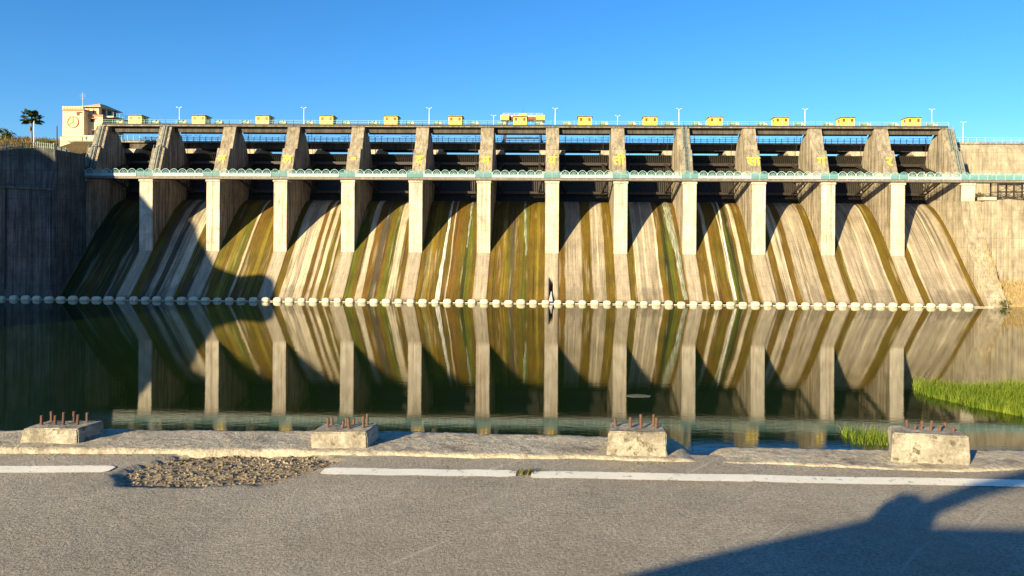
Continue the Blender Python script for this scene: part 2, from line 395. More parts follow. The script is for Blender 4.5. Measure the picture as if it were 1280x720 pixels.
# ------------------------------------------------------------------ piers
back = [(167.6,38.65),(168.6,38.0),(169.8,37.0),(171.0,35.5),(172.0,33.8),(172.8,31.8),(173.2,29.5)]
body = [(157.8,8.5),(157.8,25.9),(160.35,25.9),(160.35,26.1),(162.95,33.35),(164.05,33.35),(166,38.65)] + back + [(173.4,20.2),(170,17.5),(163,12)]
def pier_col(x, y): return tuple(c*(1+.25*nz(x*3, y*.1)) for c in (.40,.355,.285))
LET = {1:'न', 2:'ल', 3:'-', 4:'द', 5:'म', 6:'यं', 7:'ती', 9:'सा', 10:'ग', 11:'र'}
SL = Vector((0, 2.6, 7.25)).normalized()  # up along the nose slope
SN = Vector((0, -7.25, 2.6)).normalized() # outwards from it
pier_me = MB().prism(body, -1.5, 1.5).mesh('pier', M['pier'], bevel=.06)
nose_me = MB().prism([(157.74,9.9),(157.74,25.86),(157.9,25.86),(157.9,9.9)], -1.46, -.22).prism([(157.74,9.9),(157.74,25.86),(157.9,25.86),(157.9,9.9)], .10, 1.46).prism([(157.775,9.9),(157.775,25.86),(157.9,25.86),(157.9,9.9)], -.22, .10).mesh('pier_nose', M['col'])
cap_me = MB().box(-1.62,1.62,157.55,160.3,25.35,25.88).mesh('bearing_shelf', M['col'], bevel=.05)
o_ = Vector((0, 160.35, 26.1))
def slab_on_slope(a, b, x0, x1, off, th):
    p = [o_ + SL*a + SN*off, o_ + SL*b + SN*off, o_ + SL*b + SN*(off+th), o_ + SL*a + SN*(off+th)]
    return MB().prism([(q.y, q.z) for q in p], x0, x1)
lowface_me = slab_on_slope(.3, 7.55, -1.46, 1.46, -.1, .14).mesh('nose_slab', M['nose'])
S2 = Vector((0, 1.95, 5.3)).normalized(); N2 = Vector((0,-5.3,1.95)).normalized(); o2 = Vector((0,164.05,33.4))
def slab2(a, b, x0, x1, off, th):
    p = [o2 + S2*a + N2*off, o2 + S2*b + N2*off, o2 + S2*b + N2*(off+th), o2 + S2*a + N2*(off+th)]
    return MB().prism([(q.y, q.z) for q in p], x0, x1)
upface_me = slab2(.0, 5.5, -1.44, 1.44, -.1, .13).mesh('upper_nose_slab', M['nose'])
rear_me = MB().box(-1.45,1.45,173.35,184,17.5,33.2).prism([(-1.45,32.2),(1.45,32.2),(3.1,33.9),(3.1,34.55),(-3.1,34.55),(-3.1,33.9)], 175.6, 183.4, 'y').mesh('bridge_corbel', M['beam'])
def ladder_mesh():
    mb = MB()
    for x in (-.45, .45):
        a = o_ + SL*.1 + SN*.35; b = o_ + SL*7.7 + SN*.4; c = o2 + S2*.2 + N2*.35; d = o2 + S2*5.9 + N2*.35
        for (p, q) in ((a, b), (b, c), (c, d)):
            mb.bar(p + Vector((x,0,0)), q + Vector((x,0,0)), .12, .2)
            up = SN*.95; mb.tube(p + up + Vector((x*1.1,0,0)), q + up + Vector((x*1.1,0,0)), .06)
        for t in range(6): pp = lerp(a, b, t/5) + Vector((x*1.05,0,0)); mb.tube(pp, pp + SN*.95, .035, 5)
        for t in range(5): pp = lerp(c, d, t/4) + Vector((x*1.05,0,0)); mb.tube(pp, pp + N2*.95, .035, 5)
    for (p, q, n) in ((a, b, 24), (c, d, 18)):
        for t in range(n):
            z = lerp(p, q, (t+.5)/n); mb.box(-.42, .42, z.y-.12, z.y+.12, z.z-.03, z.z+.03)
    return mb.mesh('stair', M['stairm'])
lad_me = ladder_mesh()
strip_sd = 0
for k in range(-1, 13):
    p = place('pier', pier_me); p.location.x = PX(k); under(p)
    def sub(name, me, dx=0):
        q = place(name, me, p); return q
    sub('pier_nose', nose_me); sub('bearing_shelf', cap_me); sub('nose_slab', lowface_me); sub('upper_nose_slab', upface_me); sub('bridge_corbel', rear_me)
    def fz(x, y): return zc(y) + .10 + .02*nz(x*.8+k*5, y*.5) - (1.9 if k == 6 and -.56 < x < .31 and 149.4 < y < 153.5 else 0)
    def fcs(x, y, k=k):
        c = (.36,.30,.215); s = 1 + .25*nz(x*4+k*7, y*.08) + .25*nz(x*11+k, y*.2)
        e = min(1, max(0, (abs(x)-1.15)/.35 + .5*nz(x*2+k, y*.3)))
        c = tuple(lerp(a, b, .6*e) for a, b in zip(c, A_))
        if y < 149.6: c = tuple(lerp(a, b, .6) for a, b in zip(c, A_))
        if k == 6 and -.56 < x < .31 and 149.4 < y < 153.5: s = .06  # dark inside of the opening painted into its colour
        return tuple(a*s for a in c)
    sx_ = frange(-1.5,1.5,.15) if k != 6 else [-1.5,-1.2,-.9,-.57,-.55,-.3,0,.3,.32,.6,.9,1.2,1.5]
    st = grid_mesh('toe_strip', sx_, (frange(146,158.2,.6) if k != 6 else [146,147,148,148.9,149.39,149.41,150.2,151,152,153,153.49,153.51,154.5,156,157,158.2]), fz, fcs, M['chute'], skirt=.6)
    if k < 12: sub('toe_strip', st)
    if k in (-1, 0, 8, 12): sub('stair', lad_me)
    if k in LET:
        cu = bpy.data.curves.new('letter', 'FONT'); cu.body = LET[k]; cu.size = 3.1 if LET[k] != '-' else 4.4; cu.extrude = .05; cu.align_x = 'CENTER'; cu.offset = .012; cu.resolution_u = 3
        to = bpy.data.objects.new('letter_text', cu); col.objects.link(to); bpy.context.view_layer.update()
        me = bpy.data.meshes.new_from_object(to.evaluated_get(bpy.context.evaluated_depsgraph_get())); bpy.data.objects.remove(to)
        me.materials.clear(); me.materials.append(M['yelletter'])
        base = o_ + SL*(3.9 if LET[k] != '-' else 4.2) + SN*.12
        me.transform(Matrix.Translation(base) @ Matrix(((1,0,0,0),(0,SL.y,SN.y,0),(0,SL.z,SN.z,0),(0,0,0,1))))
        sub('letter', me)
# ------------------------------------------------------------------ radial gates
TY, TZ, RAD = 163.2, 27.4, 10.6
def gp(z, r=RAD): return TY + math.sqrt(r*r - (z-TZ)**2)
zs = frange(21.6, 33.1, .8)
pts = [(gp(z), z) for z in zs] + [(gp(z)+.16, z) for z in reversed(zs)]
skin_me = MB().prism(pts, -5.95, 5.95).mesh('skin_plate', M['skin'])
mb = MB()
for i in range(25):
    x = -5.75 + i*11.5/24
    rp = [(gp(z)-.01, z) for z in zs] + [(gp(z)-.28, z) for z in reversed(zs)]
    mb.prism(rp, x-.035, x+.035)
rib_me = mb.mesh('stiffener_ribs', M['skin'])
def gird(z): y = gp(z) - .3; return MB().box(-5.6,5.6,y-.9,y,z-.05,z+.05).box(-5.6,5.6,y-.95,y-.88,z-.32,z+.32).box(-5.6,5.6,y-.02,y+.02,z-.3,z+.3)
gird_me = {z: gird(z).mesh('girder', M['steel']) for z in (24.0, 27.6, 30.9)}
arm_me = {}
for s in (-1, 1):
    for z in (24.0, 27.6, 30.9):
        arm_me[(s, z)] = MB().bar((s*5.5, TY+.3, TZ), (s*4.3, gp(z)-1.0, z), .34, .42).mesh('arm', M['steel'])
    mb = MB()
    for t in (.42, .72):
        q = [Vector((s*5.5, TY+.3, TZ)).lerp(Vector((s*4.3, gp(z)-1, z)), t) for z in (24.0, 27.6, 30.9)]
        mb.bar(q[0], q[1], .16, .2); mb.bar(q[1], q[2], .16, .2)
    q = [Vector((s*5.5, TY+.3, TZ)).lerp(Vector((s*4.3, gp(z)-1, z)), t) for z, t in ((24.0,.72),(27.6,.42),(27.6,.98),(24.0,.98))]
    mb.bar(q[0], q[1], .14, .16); mb.bar(q[0], q[2], .14, .16)
    arm_me[(s, 'brace')] = mb.mesh('arm_bracing', M['steel'])
    arm_me[(s, 'tr')] = MB().box(s*5.2 if s > 0 else -5.98, 5.98 if s > 0 else -5.2, TY-.7, TY+.7, TZ-.9, TZ+.9).lathe([(.45,-.5),(.45,.5)], (s*5.25, TY, TZ), 'x', 10).mesh('trunnion', M['beam'], bevel=.04)
plat_me = MB().box(2.2,5.6,TY+6.2,TY+7.6,23.1,23.2).path([(2.2,TY+6.2,24.1),(5.6,TY+6.2,24.1)], .04)
for i in range(5): plat_me.tube((2.2+i*.85,TY+6.2,23.2),(2.2+i*.85,TY+6.2,24.1),.035,5)
plat_me = plat_me.mesh('inspection_platform', M['steel'])
rope_me = {s: MB().tube((s*4.4, gp(23)-1.1, 23.2), (s*4.4, 168.6, 38.6), .05, 5).mesh('hoist_rope', M['steel']) for s in (-1, 1)}
for j in range(13):
    g = thing('radial_gate', f'dark ribbed steel spillway gate between piers in the {ORD[j]} bay from the left', 'gate', (PX(j)-7.5, 0, 0), 'spillway gates in the bays')
    place('skin_plate', skin_me, g); place('stiffener_ribs', rib_me, g)
    for z in gird_me: place('girder', gird_me[z], g)
    for s in (-1, 1):
        for z in gird_me: place('arm', arm_me[(s, z)], g)
        place('arm_bracing', arm_me[(s,'brace')], g); place('trunnion', arm_me[(s,'tr')], g); place('hoist_rope', rope_me[s], g)
    place('inspection_platform', plat_me, g)

# ------------------------------------------------------------------ lower walkway with arched railing
wk = thing('footbridge', 'pale teal footbridge with scalloped railing running along the front of the piers', 'bridge', (0, 158.9, 25.9))
def wch(o): o.parent = wk; o.matrix_parent_inverse = Matrix.Translation((0,-158.9,-25.9)); return o
WX0, WX1 = -106, 150
wch(MB().box(WX0, WX1, 157.15, 160.2, 26.12, 26.30).build('deck_plate', M['deck']))
for y in (157.2, 160.0):
    wch(MB().box(WX0, WX1, y, y+.16, 25.9, 26.5).build('edge_beam', paint('rusty_beam_%d' % int(y*10), (.12,.10,.085), .6, .5, 1.0, (.25,.15,.09))))
PIT = 1.875; YR = 157.1
def arch(white):
    mb = MB(); r = .86; n = 12
    ap = [(r*math.cos(math.pi*i/n), YR, 27.25 + r*math.sin(math.pi*i/n)) for i in range(n+1)]
    mb.path(ap, .05, 5); mb.tube((-PIT/2, YR, 27.25), (PIT/2, YR, 27.25), .04, 5)
    for i in range(1, n):
        mb.tube((0, YR, 27.25), ap[i], .02, 4) if i % 2 == 0 else None
    ap2 = [(x*.55, y, 27.25+(z-27.25)*.55) for x, y, z in ap]; mb.path(ap2, .028, 4)
    if not white:
        for i in range(9): x = -PIT/2 + .12 + i*(PIT-.24)/8; mb.tube((x, YR, 26.5), (x, YR, 27.25), .03, 4)
        for i in range(3, 10): x, y, z = ap[i]; mb.tube((x, y, 27.25), (x, y, z), .025, 4)
    mb.tube((-PIT/2, YR, 26.4), (-PIT/2, YR, 27.75), .055, 6)
    return mb
arch_me = {True: arch(True).mesh('arch_panel', M['paleteal']), False: arch(False).mesh('arch_panel', M['teal'])}
plate_me = {True: MB().box(-PIT/2+.06, PIT/2-.06, YR-.03, YR+.03, 26.52, 27.08).mesh('kick_plate', M['paleteal2']), False: MB().box(-PIT/2+.06, PIT/2-.06, YR+.02, YR+.05, 26.52, 27.5).mesh('kick_plate', M['deepteal'])}
nA = int((WX1-WX0)/PIT)
for i in range(nA):
    x = -105 + PIT/2 + i*PIT
    ph = ((x+105) % 15)/15; white = .17 < ph < .83 and x < 91
    if x > 150: break
    o = wch(place('arch_panel', arch_me[white])); o.location.x = x
    o = wch(place('kick_plate', plate_me[white])); o.location.x = x
mb = MB()
for z in (26.9, 27.35): mb.tube((WX0,160.1,z),(WX1,160.1,z),.035,5)
for i in range(128): mb.tube((WX0+1+i*2,160.1,26.3),(WX0+1+i*2,160.1,27.35),.035,5)
wch(mb.build('rear_handrail', M['teal']))

# ------------------------------------------------------------------ hoist deck on the pier tops
hd = thing('hoist_deck', 'long narrow concrete hoist deck resting on top of the piers', 'deck', (0, 168, 38.65))
def hch(o): o.parent = hd; o.matrix_parent_inverse = Matrix.Translation((0,-168,-38.65)); return o
slab_me = MB().box(-7.46,7.46,165.6,170.6,38.72,39.16).mesh('deck_slab', M['deck'])
edge_me = MB().box(-7.46,7.46,165.45,165.72,38.95,39.28).mesh('edge_kerb', paint('dark_edge', (.05,.045,.04), .7, .4))
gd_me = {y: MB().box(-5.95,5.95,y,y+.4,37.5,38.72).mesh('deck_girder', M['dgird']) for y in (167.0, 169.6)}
rl = MB()
for z in (39.7, 40.15): rl.tube((-7.5,165.6,z),(7.5,165.6,z),.03,5)
for i in range(7): rl.tube((-7.5+i*2.5,165.6,39.2),(-7.5+i*2.5,165.6,40.2),.035,5)
rail_me = rl.mesh('deck_railing', M['paleteal'])
for j in range(13):
    x = PX(j)-7.5
    for n_, me in (('deck_slab', slab_me), ('edge_kerb', edge_me), ('deck_girder', gd_me[167.0]), ('deck_girder', gd_me[169.6]), ('deck_railing', rail_me)):
        o = hch(place(n_, me)); o.location.x = x
pad_me = MB().box(-1.3,1.3,165.9,170.2,38.6,38.72).mesh('bearing_pad', M['deck'])
for k in range(-1, 13):
    o = hch(place('bearing_pad', pad_me)); o.location.x = PX(k)

# yellow cabins, one over each bay
def cabin_parts():
    P = {}
    P['walls'] = MB().box(-1.55,1.55,166.1,169.0,39.2,41.15).mesh('walls', M['yellow'], bevel=.03)
    P['roof'] = MB().prism([(165.85,41.30),(165.85,41.40),(169.3,41.25),(169.3,41.15)], -1.75, 1.75).mesh('roof', M['deck'])
    P['plinth'] = MB().box(-1.62,1.62,166.03,169.05,39.16,39.34).mesh('plinth', M['cream'])
    for i, x in enumerate((-.95, .95)):
        P['win%d' % i] = MB().box(x-.28,x+.28,166.04,166.12,40.25,40.95).mesh('window', M['brown'])
        P['hood%d' % i] = MB().box(x-.36,x+.36,165.98,166.12,40.98,41.04).mesh('window_hood', M['yellow'])
    P['side'] = MB().box(1.54,1.60,167.0,167.9,39.4,41.0).mesh('door', M['brown'])
    P['vent'] = MB().box(-1.58,-1.54,167.0,167.7,40.2,40.9).mesh('window', M['brown'])
    return P
CP = cabin_parts()
def hoist_parts():
    P = {'bed_frame': MB().box(-1.1,1.1,166.4,168.6,39.16,39.42).mesh('bed_frame', M['green']),
         'rope_drum': MB().lathe([(.62,-.55),(.62,-.48),(.45,-.47),(.45,.47),(.62,.48),(.62,.55)], (-.35,167.3,39.85), 'x', 12).mesh('rope_drum', M['green'], smooth=False),
         'gear_cover': MB().prism([(166.8,39.42),(168.1,39.42),(168.1,39.9),(167.7,40.25),(167.2,40.25),(166.8,39.9)], .35, .8).mesh('gear_cover', M['cream'], bevel=.03),
         'motor': MB().lathe([(.1,-.4),(.26,-.36),(.26,.3),(.14,.36)], (.75,166.7,39.72), 'x', 10).mesh('motor', M['cream'])}
    return P
HP = hoist_parts()
def hoist_tree(x, label):
    h = thing('hoist_winch', label, 'winch', (x,0,0), 'hoist winches on the top deck')
    for n_, me in HP.items(): place(n_, me, h)
    return h
for j in range(13):
    x = PX(j)-7.5
    c = thing('hoist_cabin', f'small yellow cabin with two brown windows above the {ORD[j]} bay from the left', 'cabin', (x,0,0), 'yellow hoist cabins on the top deck')
    for key, me in CP.items(): place(me.name.split('.')[0], me, c)
    for s, nm in ((-1,'left'), (1,'right')):
        hoist_tree(x + s*4.3, f'low cream and green winch just {nm} of the yellow cabin above the {ORD[j]} bay')

# street lamps
def lamp(x, y, z, h, label, two=True):
    t = thing('lamp_post', label, 'lamp post', (x, y, z), 'lamp posts along the dam')
    MB().tube((0,0,0),(0,0,h),.08,8,.05).box(-.2,.2,-.2,.2,0,.12).build('pole', M['white'], t)
    MB().tube((0,0,h-.05),(.55,-.1,h+.12),.035,6).tube((0,0,h-.05),(-.55,-.1,h+.12),.035,6).build('bracket_arm', M['white'], t)
    for s in (-1, 1):
        MB().box(s*.5-.2,s*.5+.2,-.2,.0,h+.06,h+.2).build('lamp_head', M['galv'], t, bevel=.03)
for px, nm in ((217,'second pier from left'), (375,'fourth pier from left'), (534,'sixth pier from left'), (694,'pier right of the crane'), (851,'tenth pier from left'), (1011,'third pier from right'), (1172,'last pier at right')):
    x, y, z = at(px, 157, 167.6)
    lamp(x, 170.2, 39.16, 4.6, f'white lamp post on the hoist deck over the {nm}')
for px, nm in ((617,'thin distant lamp post seen just left of the crane'), (772,'thin distant lamp post between the seventh and eighth yellow cabins')):
    x, y, z = at(px, 150, 183); lamp(x, 183, 36.5, 7.6, nm)
x, y, z = at(1204, 150, 173.5); lamp(x, 173.5, 36.4, 4.9, 'lamp post standing on the right-hand concrete wall')

# ------------------------------------------------------------------ road bridge behind the gates
rb = thing('road_bridge', 'concrete road bridge with blue railings behind the gates', 'bridge', (0, 179, 34.6))
def rch(o): o.parent = rb; o.matrix_parent_inverse = Matrix.Translation((0,-179,-34.6)); return o
rs = MB().box(-7.47,7.47,175.6,183.6,36.1,36.5).mesh('road_slab', M['deck'])
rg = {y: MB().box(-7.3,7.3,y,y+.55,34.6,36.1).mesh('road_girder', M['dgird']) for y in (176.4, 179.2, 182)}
rrs = []
for y in (175.75, 183.4):
    rr = MB(); rrs.append(rr)
    for z in (36.95, 37.35, 37.8): rr.tube((-7.5,y,z),(7.5,y,z),.05,5)
    for i in range(10): rr.box(-7.5+i*1.5,-7.38+i*1.5,y-.07,y+.07,36.5,37.85)
    for i in range(60): rr.tube((-7.4+i*.25,y,36.6),(-7.4+i*.25,y,37.35),.018,4)
rrs = [q.mesh('bridge_railing', M['blue']) for q in rrs]
for j in range(-1, 14):
    for n_, me in (('road_slab', rs), ('bridge_railing', rrs[0]), ('bridge_railing', rrs[1]), ('road_girder', rg[176.4]), ('road_girder', rg[179.2]), ('road_girder', rg[182])):
        if j in (-1, 13) and n_ == 'road_girder': continue
        o = rch(place(n_, me)); o.location.x = PX(j)-7.5

# gantry crane on the road bridge
cr = thing('gantry_crane', 'yellow and red-brown gantry crane standing over the middle of the dam', 'crane', (-7.4, 180, 36.5))
def cch(mb, n_, mat, **k): return mb.build(n_, mat, cr, **k)
for s in (-1, 1):
    for y in (-2.6, 2.6):
        cch(MB().bar((s*4.7, y, .1), (s*4.1, y*.7, 6.0), .38, .42), 'leg', M['navy'])
    cch(MB().box(s*4.75-.35, s*4.75+.35, -3.2, 3.2, .0, .45), 'bogie_beam', M['navy'])
    cch(MB().box(s*4.4-1.05, s*4.4+1.05, -2.4, 2.2, 5.75, 6.95), 'end_carriage', M['yellow'], bevel=.04)
cch(MB().box(-4.1,4.1,-2.55,-2.3,1.15,1.45), 'tie_beam', M['navy'])
for y in (-1.6, 1.2): cch(MB().box(-3.4,3.4,y,y+.5,5.9,6.6), 'main_girder', M['redbrown'])
cch(MB().box(-3.4,3.4,-1.75,-1.66,6.6,6.95), 'top_flange', M['cream'])
cch(MB().box(-1.0,1.0,-.9,.9,6.6,7.5), 'trolley', M['yellow'], bevel=.04)
cch(MB().tube((0,0,7.5),(0,0,8.9),.05), 'mast', M['navy'])
mb = MB()
for z in (7.0, 7.4): mb.tube((-4.9,-2.3,z),(4.9,-2.3,z),.03,5)
for i in range(8): mb.tube((-4.9+i*1.4,-2.3,6.6),(-4.9+i*1.4,-2.3,7.4),.03,5)
cch(mb, 'handrail', M['yellow'])

# ------------------------------------------------------------------ right abutment and walls
def rail(parent, x0, x1, y, z, mat, inv=None, step=2.0, h=1.1):
    mb = MB()
    for q in (.55, h): mb.tube((x0,y,z+q),(x1,y,z+q),.04,5)
    n = int((x1-x0)/step)
    for i in range(n+1): mb.tube((x0+i*step,y,z),(x0+i*step,y,z+h),.045,5)
    return mb.build('railing', mat, parent)
ab = thing('abutment_wall', 'tall weathered concrete wall with railing right of the last pier', 'wall')
MB().prism([(171,34.6),(170.2,18),(190,18),(190,36),(172,36)], 91.6, 175).build('wall_body', M['wall'], ab, bevel=.05)
MB().box(91.6,175,171.6,190.2,36,36.4).build('coping', M['deck'], ab)
rail(ab, 92, 174, 171.9, 36.4, M['paleteal'])
# low block and lattice trestle under the footbridge
lw = thing('training_wall', 'sunlit stained concrete wall at the right end of the spillway', 'wall')
MB().prism([(147.6,-2),(147.6,.6),(149.5,3.4),(154.6,11.6),(156.4,16.5),(157.2,21.9),(170.5,22.6),(170.5,-2)], 88.42, 92.4).build('side_wall', M['wall'], lw, bevel=.06)
MB().prism([(92.4,-2),(92.4,21.9),(97.5,22.3),(103,21.8),(140,23.4),(140,-2)], 155.6, 157.6, 'y').build('front_wall', M['wall'], lw, bevel=.06)
MB().box(92.4,140,157.6,170.4,-2,21.4).build('backfill', M['drysoil'], lw)
for i in range(7):
    x = 94.4 + i*3.1; MB().box(x-.28,x+.28,155.33,155.65,3,21.0).build('buttress_rib', M['wall'], lw)
MB().box(91.8,94.6,155.2,157.5,22.0,22.7).build('corner_cap', M['col'], lw, bevel=.08)
ts = thing('steel_trestle', 'dark lattice trestle under the footbridge beside the right-hand wall', 'trestle', (99, 158.7, 21.4))
for x in (-2.9, .5, 3.9):
    for y in (-1.4, 1.2): MB().box(x-.12,x+.12,y-.12,y+.12,0,4.5).build('post', M['steel'], ts)
for z in (.9, 2.6, 4.2):
    for y in (-1.4, 1.2): MB().box(-2.9,3.9,y-.07,y+.07,z-.09,z+.09).build('rail_beam', M['steel'], ts)
for a, b in ((-2.9,.5),(.5,3.9)):
    MB().bar((a,-1.4,.9),(b,-1.4,2.6),.09,.09).bar((a,-1.4,2.6),(b,-1.4,.9),.09,.09).bar((a,-1.4,2.6),(b,-1.4,4.2),.09,.09).bar((a,-1.4,4.2),(b,-1.4,2.6),.09,.09).build('lattice_brace', M['steel'], ts)
for i, x in enumerate((106.5, 109.5, 112.5, 115.5)):
    tag(MB().bar((x,160.5,25.8),(x+2.6,158,21.6),.7,.5).build('inclined_strut', M['beam']), f'pale slanting concrete strut under the footbridge at the right edge, {ORD[i]} from the trestle', 'strut', 'slanting struts under the footbridge')

# ------------------------------------------------------------------ left training wall and its fence
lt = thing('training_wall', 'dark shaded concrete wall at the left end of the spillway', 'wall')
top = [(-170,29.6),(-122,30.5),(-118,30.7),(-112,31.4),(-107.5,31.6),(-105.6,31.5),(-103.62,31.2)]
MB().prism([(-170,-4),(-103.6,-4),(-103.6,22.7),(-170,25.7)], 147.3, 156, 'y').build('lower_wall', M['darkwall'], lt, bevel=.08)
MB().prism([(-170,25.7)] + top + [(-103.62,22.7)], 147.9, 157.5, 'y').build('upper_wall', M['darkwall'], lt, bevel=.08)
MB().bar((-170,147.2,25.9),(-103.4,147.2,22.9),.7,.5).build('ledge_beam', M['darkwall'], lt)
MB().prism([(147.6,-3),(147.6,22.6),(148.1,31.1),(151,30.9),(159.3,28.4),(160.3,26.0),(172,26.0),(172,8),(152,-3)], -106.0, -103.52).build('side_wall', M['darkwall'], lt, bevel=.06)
MB().box(-104.6,-103.9,147.0,147.36,2,22.4).build('joint_pilaster', M['darkwall'], lt)
MB().tube((-113.5,147.1,2),(-113.5,147.1,24),.10).build('drain_pipe', M['steel'], lt)
MB().prism([(157.5,26),(157.5,31.0),(166,33.0),(176,36.4),(183,36.4),(183,10),(157.5,10)], -118, -106.6).build('abutment_fill', M['soil'], lt)
fn = thing('fence', 'pale green picket fence along the top of the dark left wall', 'fence')
zt = lambda x: next((lerp(b, e, (x-a)/(d-a)) for (a, b), (d, e) in zip(top, top[1:]) if a <= x <= d), 27)
picket_me = MB().box(-.05,.05,-.04,.04,0,1.15).mesh('picket', M['deepteal'])  # shade on the fence put into this darker teal
zs_ = lambda y: lerp(31.0, 30.9, (y-148)/3) if y < 151 else lerp(30.9, 28.4, (y-151)/8.3)
FP = [(x, 148.3, zt(x)) for x in frange(-148, -104.2, .42)] + [(-103.95, y, zs_(y)) for y in frange(148.7, 159.2, .42)]
for p_ in FP: place('picket', picket_me, fn, p_)
for dz in (.3, 1.0):
    mb = MB()
    for a, b in zip(FP, FP[1:]): mb.bar((a[0],a[1]+.06,a[2]+dz),(b[0],b[1]+.06,b[2]+dz),.05,.06)
    mb.build('fence_rail', M['deepteal'], fn)
for p_ in FP[::8]: MB().box(p_[0]-.08,p_[0]+.08,p_[1],p_[1]+.2,p_[2],p_[2]+1.3).build('fence_post', M['teal'], fn)

# ------------------------------------------------------------------ control tower building
YB = 186.0
def bx(px0, px1, py0, py1, y0, depth):
    a = at(px0, py0, y0); b = at(px1, py1, y0); return (a[0], b[0], y0, y0+depth, b[2], a[2])
bt = thing('control_building', 'sunlit cream building with round emblem tower and hipped roof room on the left hill', 'building')
def bpart(n_, mat, *a, bevel=0): return MB().box(*a).build(n_, mat, bt, bevel=bevel)
T = bx(78.5, 104.5, 138, 192, YB, 8)
tw = bpart('tower_wall', M['bwall'], *T)
q = bx(77.8, 105, 136.2, 138.2, YB-.3, 8.6); cp = bpart('tower_cornice', M['btrim'], *q)
for i in range(8):
    a = at(80 + i*3.3, 136, YB); MB().box(a[0]-.28,a[0]+.28,YB-.25,YB+.15,a[2],a[2]+.62).build('parapet_block', M['bwall'], bt)
q = bx(75, 102.5, 171, 194, YB-.8, 9); bpart('tower_base', M['bwall'], *q)
q = bx(75, 102.5, 170.4, 171.2, YB-.95, 9.2); bpart('base_band', M['btrim'], *q)
cx, _, cz = at(91.5, 152.6, YB)
ring = MB(); rr_ = 1.42
ring.path([(cx+rr_*math.cos(t*math.pi/14), YB-.08, cz+rr_*math.sin(t*math.pi/14)) for t in range(29)], .14, 6)
em = MB().lathe([(1.4,-.05),(1.4,.05)], (cx, YB-.02, cz), 'y', 28).build('emblem_disc', M['bwall'], bt)
ring.build('emblem_ring', M['btrim'], bt)
sp = MB()
for a in (90, 210, 330): sp.bar((cx,YB-.12,cz),(cx+1.35*math.cos(R(a)),YB-.12,cz+1.35*math.sin(R(a))),.12,.16)
sp.build('emblem_spokes', M['btrim'], bt)
q = bx(95.5, 99.5, 140.5, 144.5, YB-.06, .5); bpart('window', M['black'], *q)
q = bx(94.5, 100.5, 139.4, 140.3, YB-.5, .6); bpart('window_hood', M['btrim'], *q)
W2 = bx(104.4, 128, 144.5, 190, YB+2, 9); bpart('wing_wall', M['bwall'], *W2)
q = bx(104.4, 128.6, 143.3, 145.2, YB+1.7, 9.6); bpart('wing_cornice', M['btrim'], *q)
for px0, px1, py0, py1 in ((113,118.5,148.5,152.5),(115.5,120,163,168)):
    q = bx(px0, px1, py0, py1, YB+1.94, .4); bpart('window', M['black'], *q)
    q = bx(px0-.8, px1+.8, py0-1, py0-.2, YB+1.5, .6); bpart('window_hood', M['btrim'], *q)
U = bx(106, 123.5, 133.5, 144, YB+2.4, 8); bpart('upper_room', M['bwall'], *U)
for px0, px1 in ((109.5,111),(116,117.5)):
    q = bx(px0, px1, 136, 141.5, YB+2.33, .3); bpart('window', M['brown'], *q)
for i in range(3): MB().box(U[1]-.05, U[1]+.08, U[2]+1.2+i*2.5, U[2]+2.9+i*2.5, U[4]+.4, U[5]-.35).build('window', M['black'], bt)
zr = U[5]; x0, x1, y0, y1 = U[0]-.6, U[1]+1.0, U[2]-.9, U[3]+.9
MB().add([(x0,y0,zr),(x1,y0,zr),(x1,y1,zr),(x0,y1,zr),(x0+2.4,y0+3.6,zr+1.3),(x1-2.4,y0+3.6,zr+1.3),(x1-2.4,y1-3.6,zr+1.3),(x0+2.4,y1-3.6,zr+1.3)], [(3,2,1,0),(4,5,6,7),(0,1,5,4),(1,2,6,5),(2,3,7,6),(3,0,4,7)]).build('hipped_roof', M['roofm'], bt)
MB().box(x0-.05,x1+.05,y0-.05,y1+.05,zr-.16,zr+.02).build('eaves', M['roofm'], bt)
MB().box(W2[1],W2[1]+2.6,W2[2]+.5,W2[3],W2[5]-.35,W2[5]).build('balcony', M['bwall'], bt)
mb = MB(); 
for z in (.5,1.0): mb.tube((W2[1]+2.5,W2[2]+.6,W2[5]+z),(W2[1]+2.5,W2[3],W2[5]+z),.04,5)
for i in range(7): mb.tube((W2[1]+2.5,W2[2]+.6+i*1.4,W2[5]),(W2[1]+2.5,W2[2]+.6+i*1.4,W2[5]+1),.04,5)
mb.build('balcony_rail', M['paleteal'], bt)
AN = bx(104, 118.5, 169, 190, YB-.6, 4); bpart('annex_wall', M['bwall'], *AN)
q = bx(106, 109, 170.5, 174, YB-.66, .4); bpart('window', M['black'], *q)
MB().prism([(AN[1]+.0,AN[4]),(AN[1]+.0,AN[5]),(AN[1]+3.2,AN[5]-.6),(AN[1]+3.2,AN[4])], YB+.2, YB+3, 'y').build('stair_shed', M['roofm'], bt)
ax_, _, az_ = at(103.3, 137, YB+2)
an = MB().tube((ax_,YB+2,az_-1),(ax_,YB+2,az_+4.6),.07,6)
for z, h in ((3.6,.9),(4.1,.6),(2.9,.5)): an.tube((ax_-h,YB+2,az_+z),(ax_+h,YB+2,az_+z),.03,4)
an.build('antenna', M['galv'], bt)

# poles near the building
for px, y0, y1, m_, lab in ((71.3,158,194,'steel','thin dark pole left of the cream tower building'), (42.5,152,186,'white','white pole beside the palm trunk')):
    a = at(px, y1, 176); b = at(px, y0, 176)
    tag(MB().tube((a[0],176,a[2]-2),(b[0],176,b[2]),.16,8,.11).tube((b[0],176,b[2]-.05),(b[0],176,b[2]+.25),.05,6).build('pole', M[m_]), lab, 'pole')

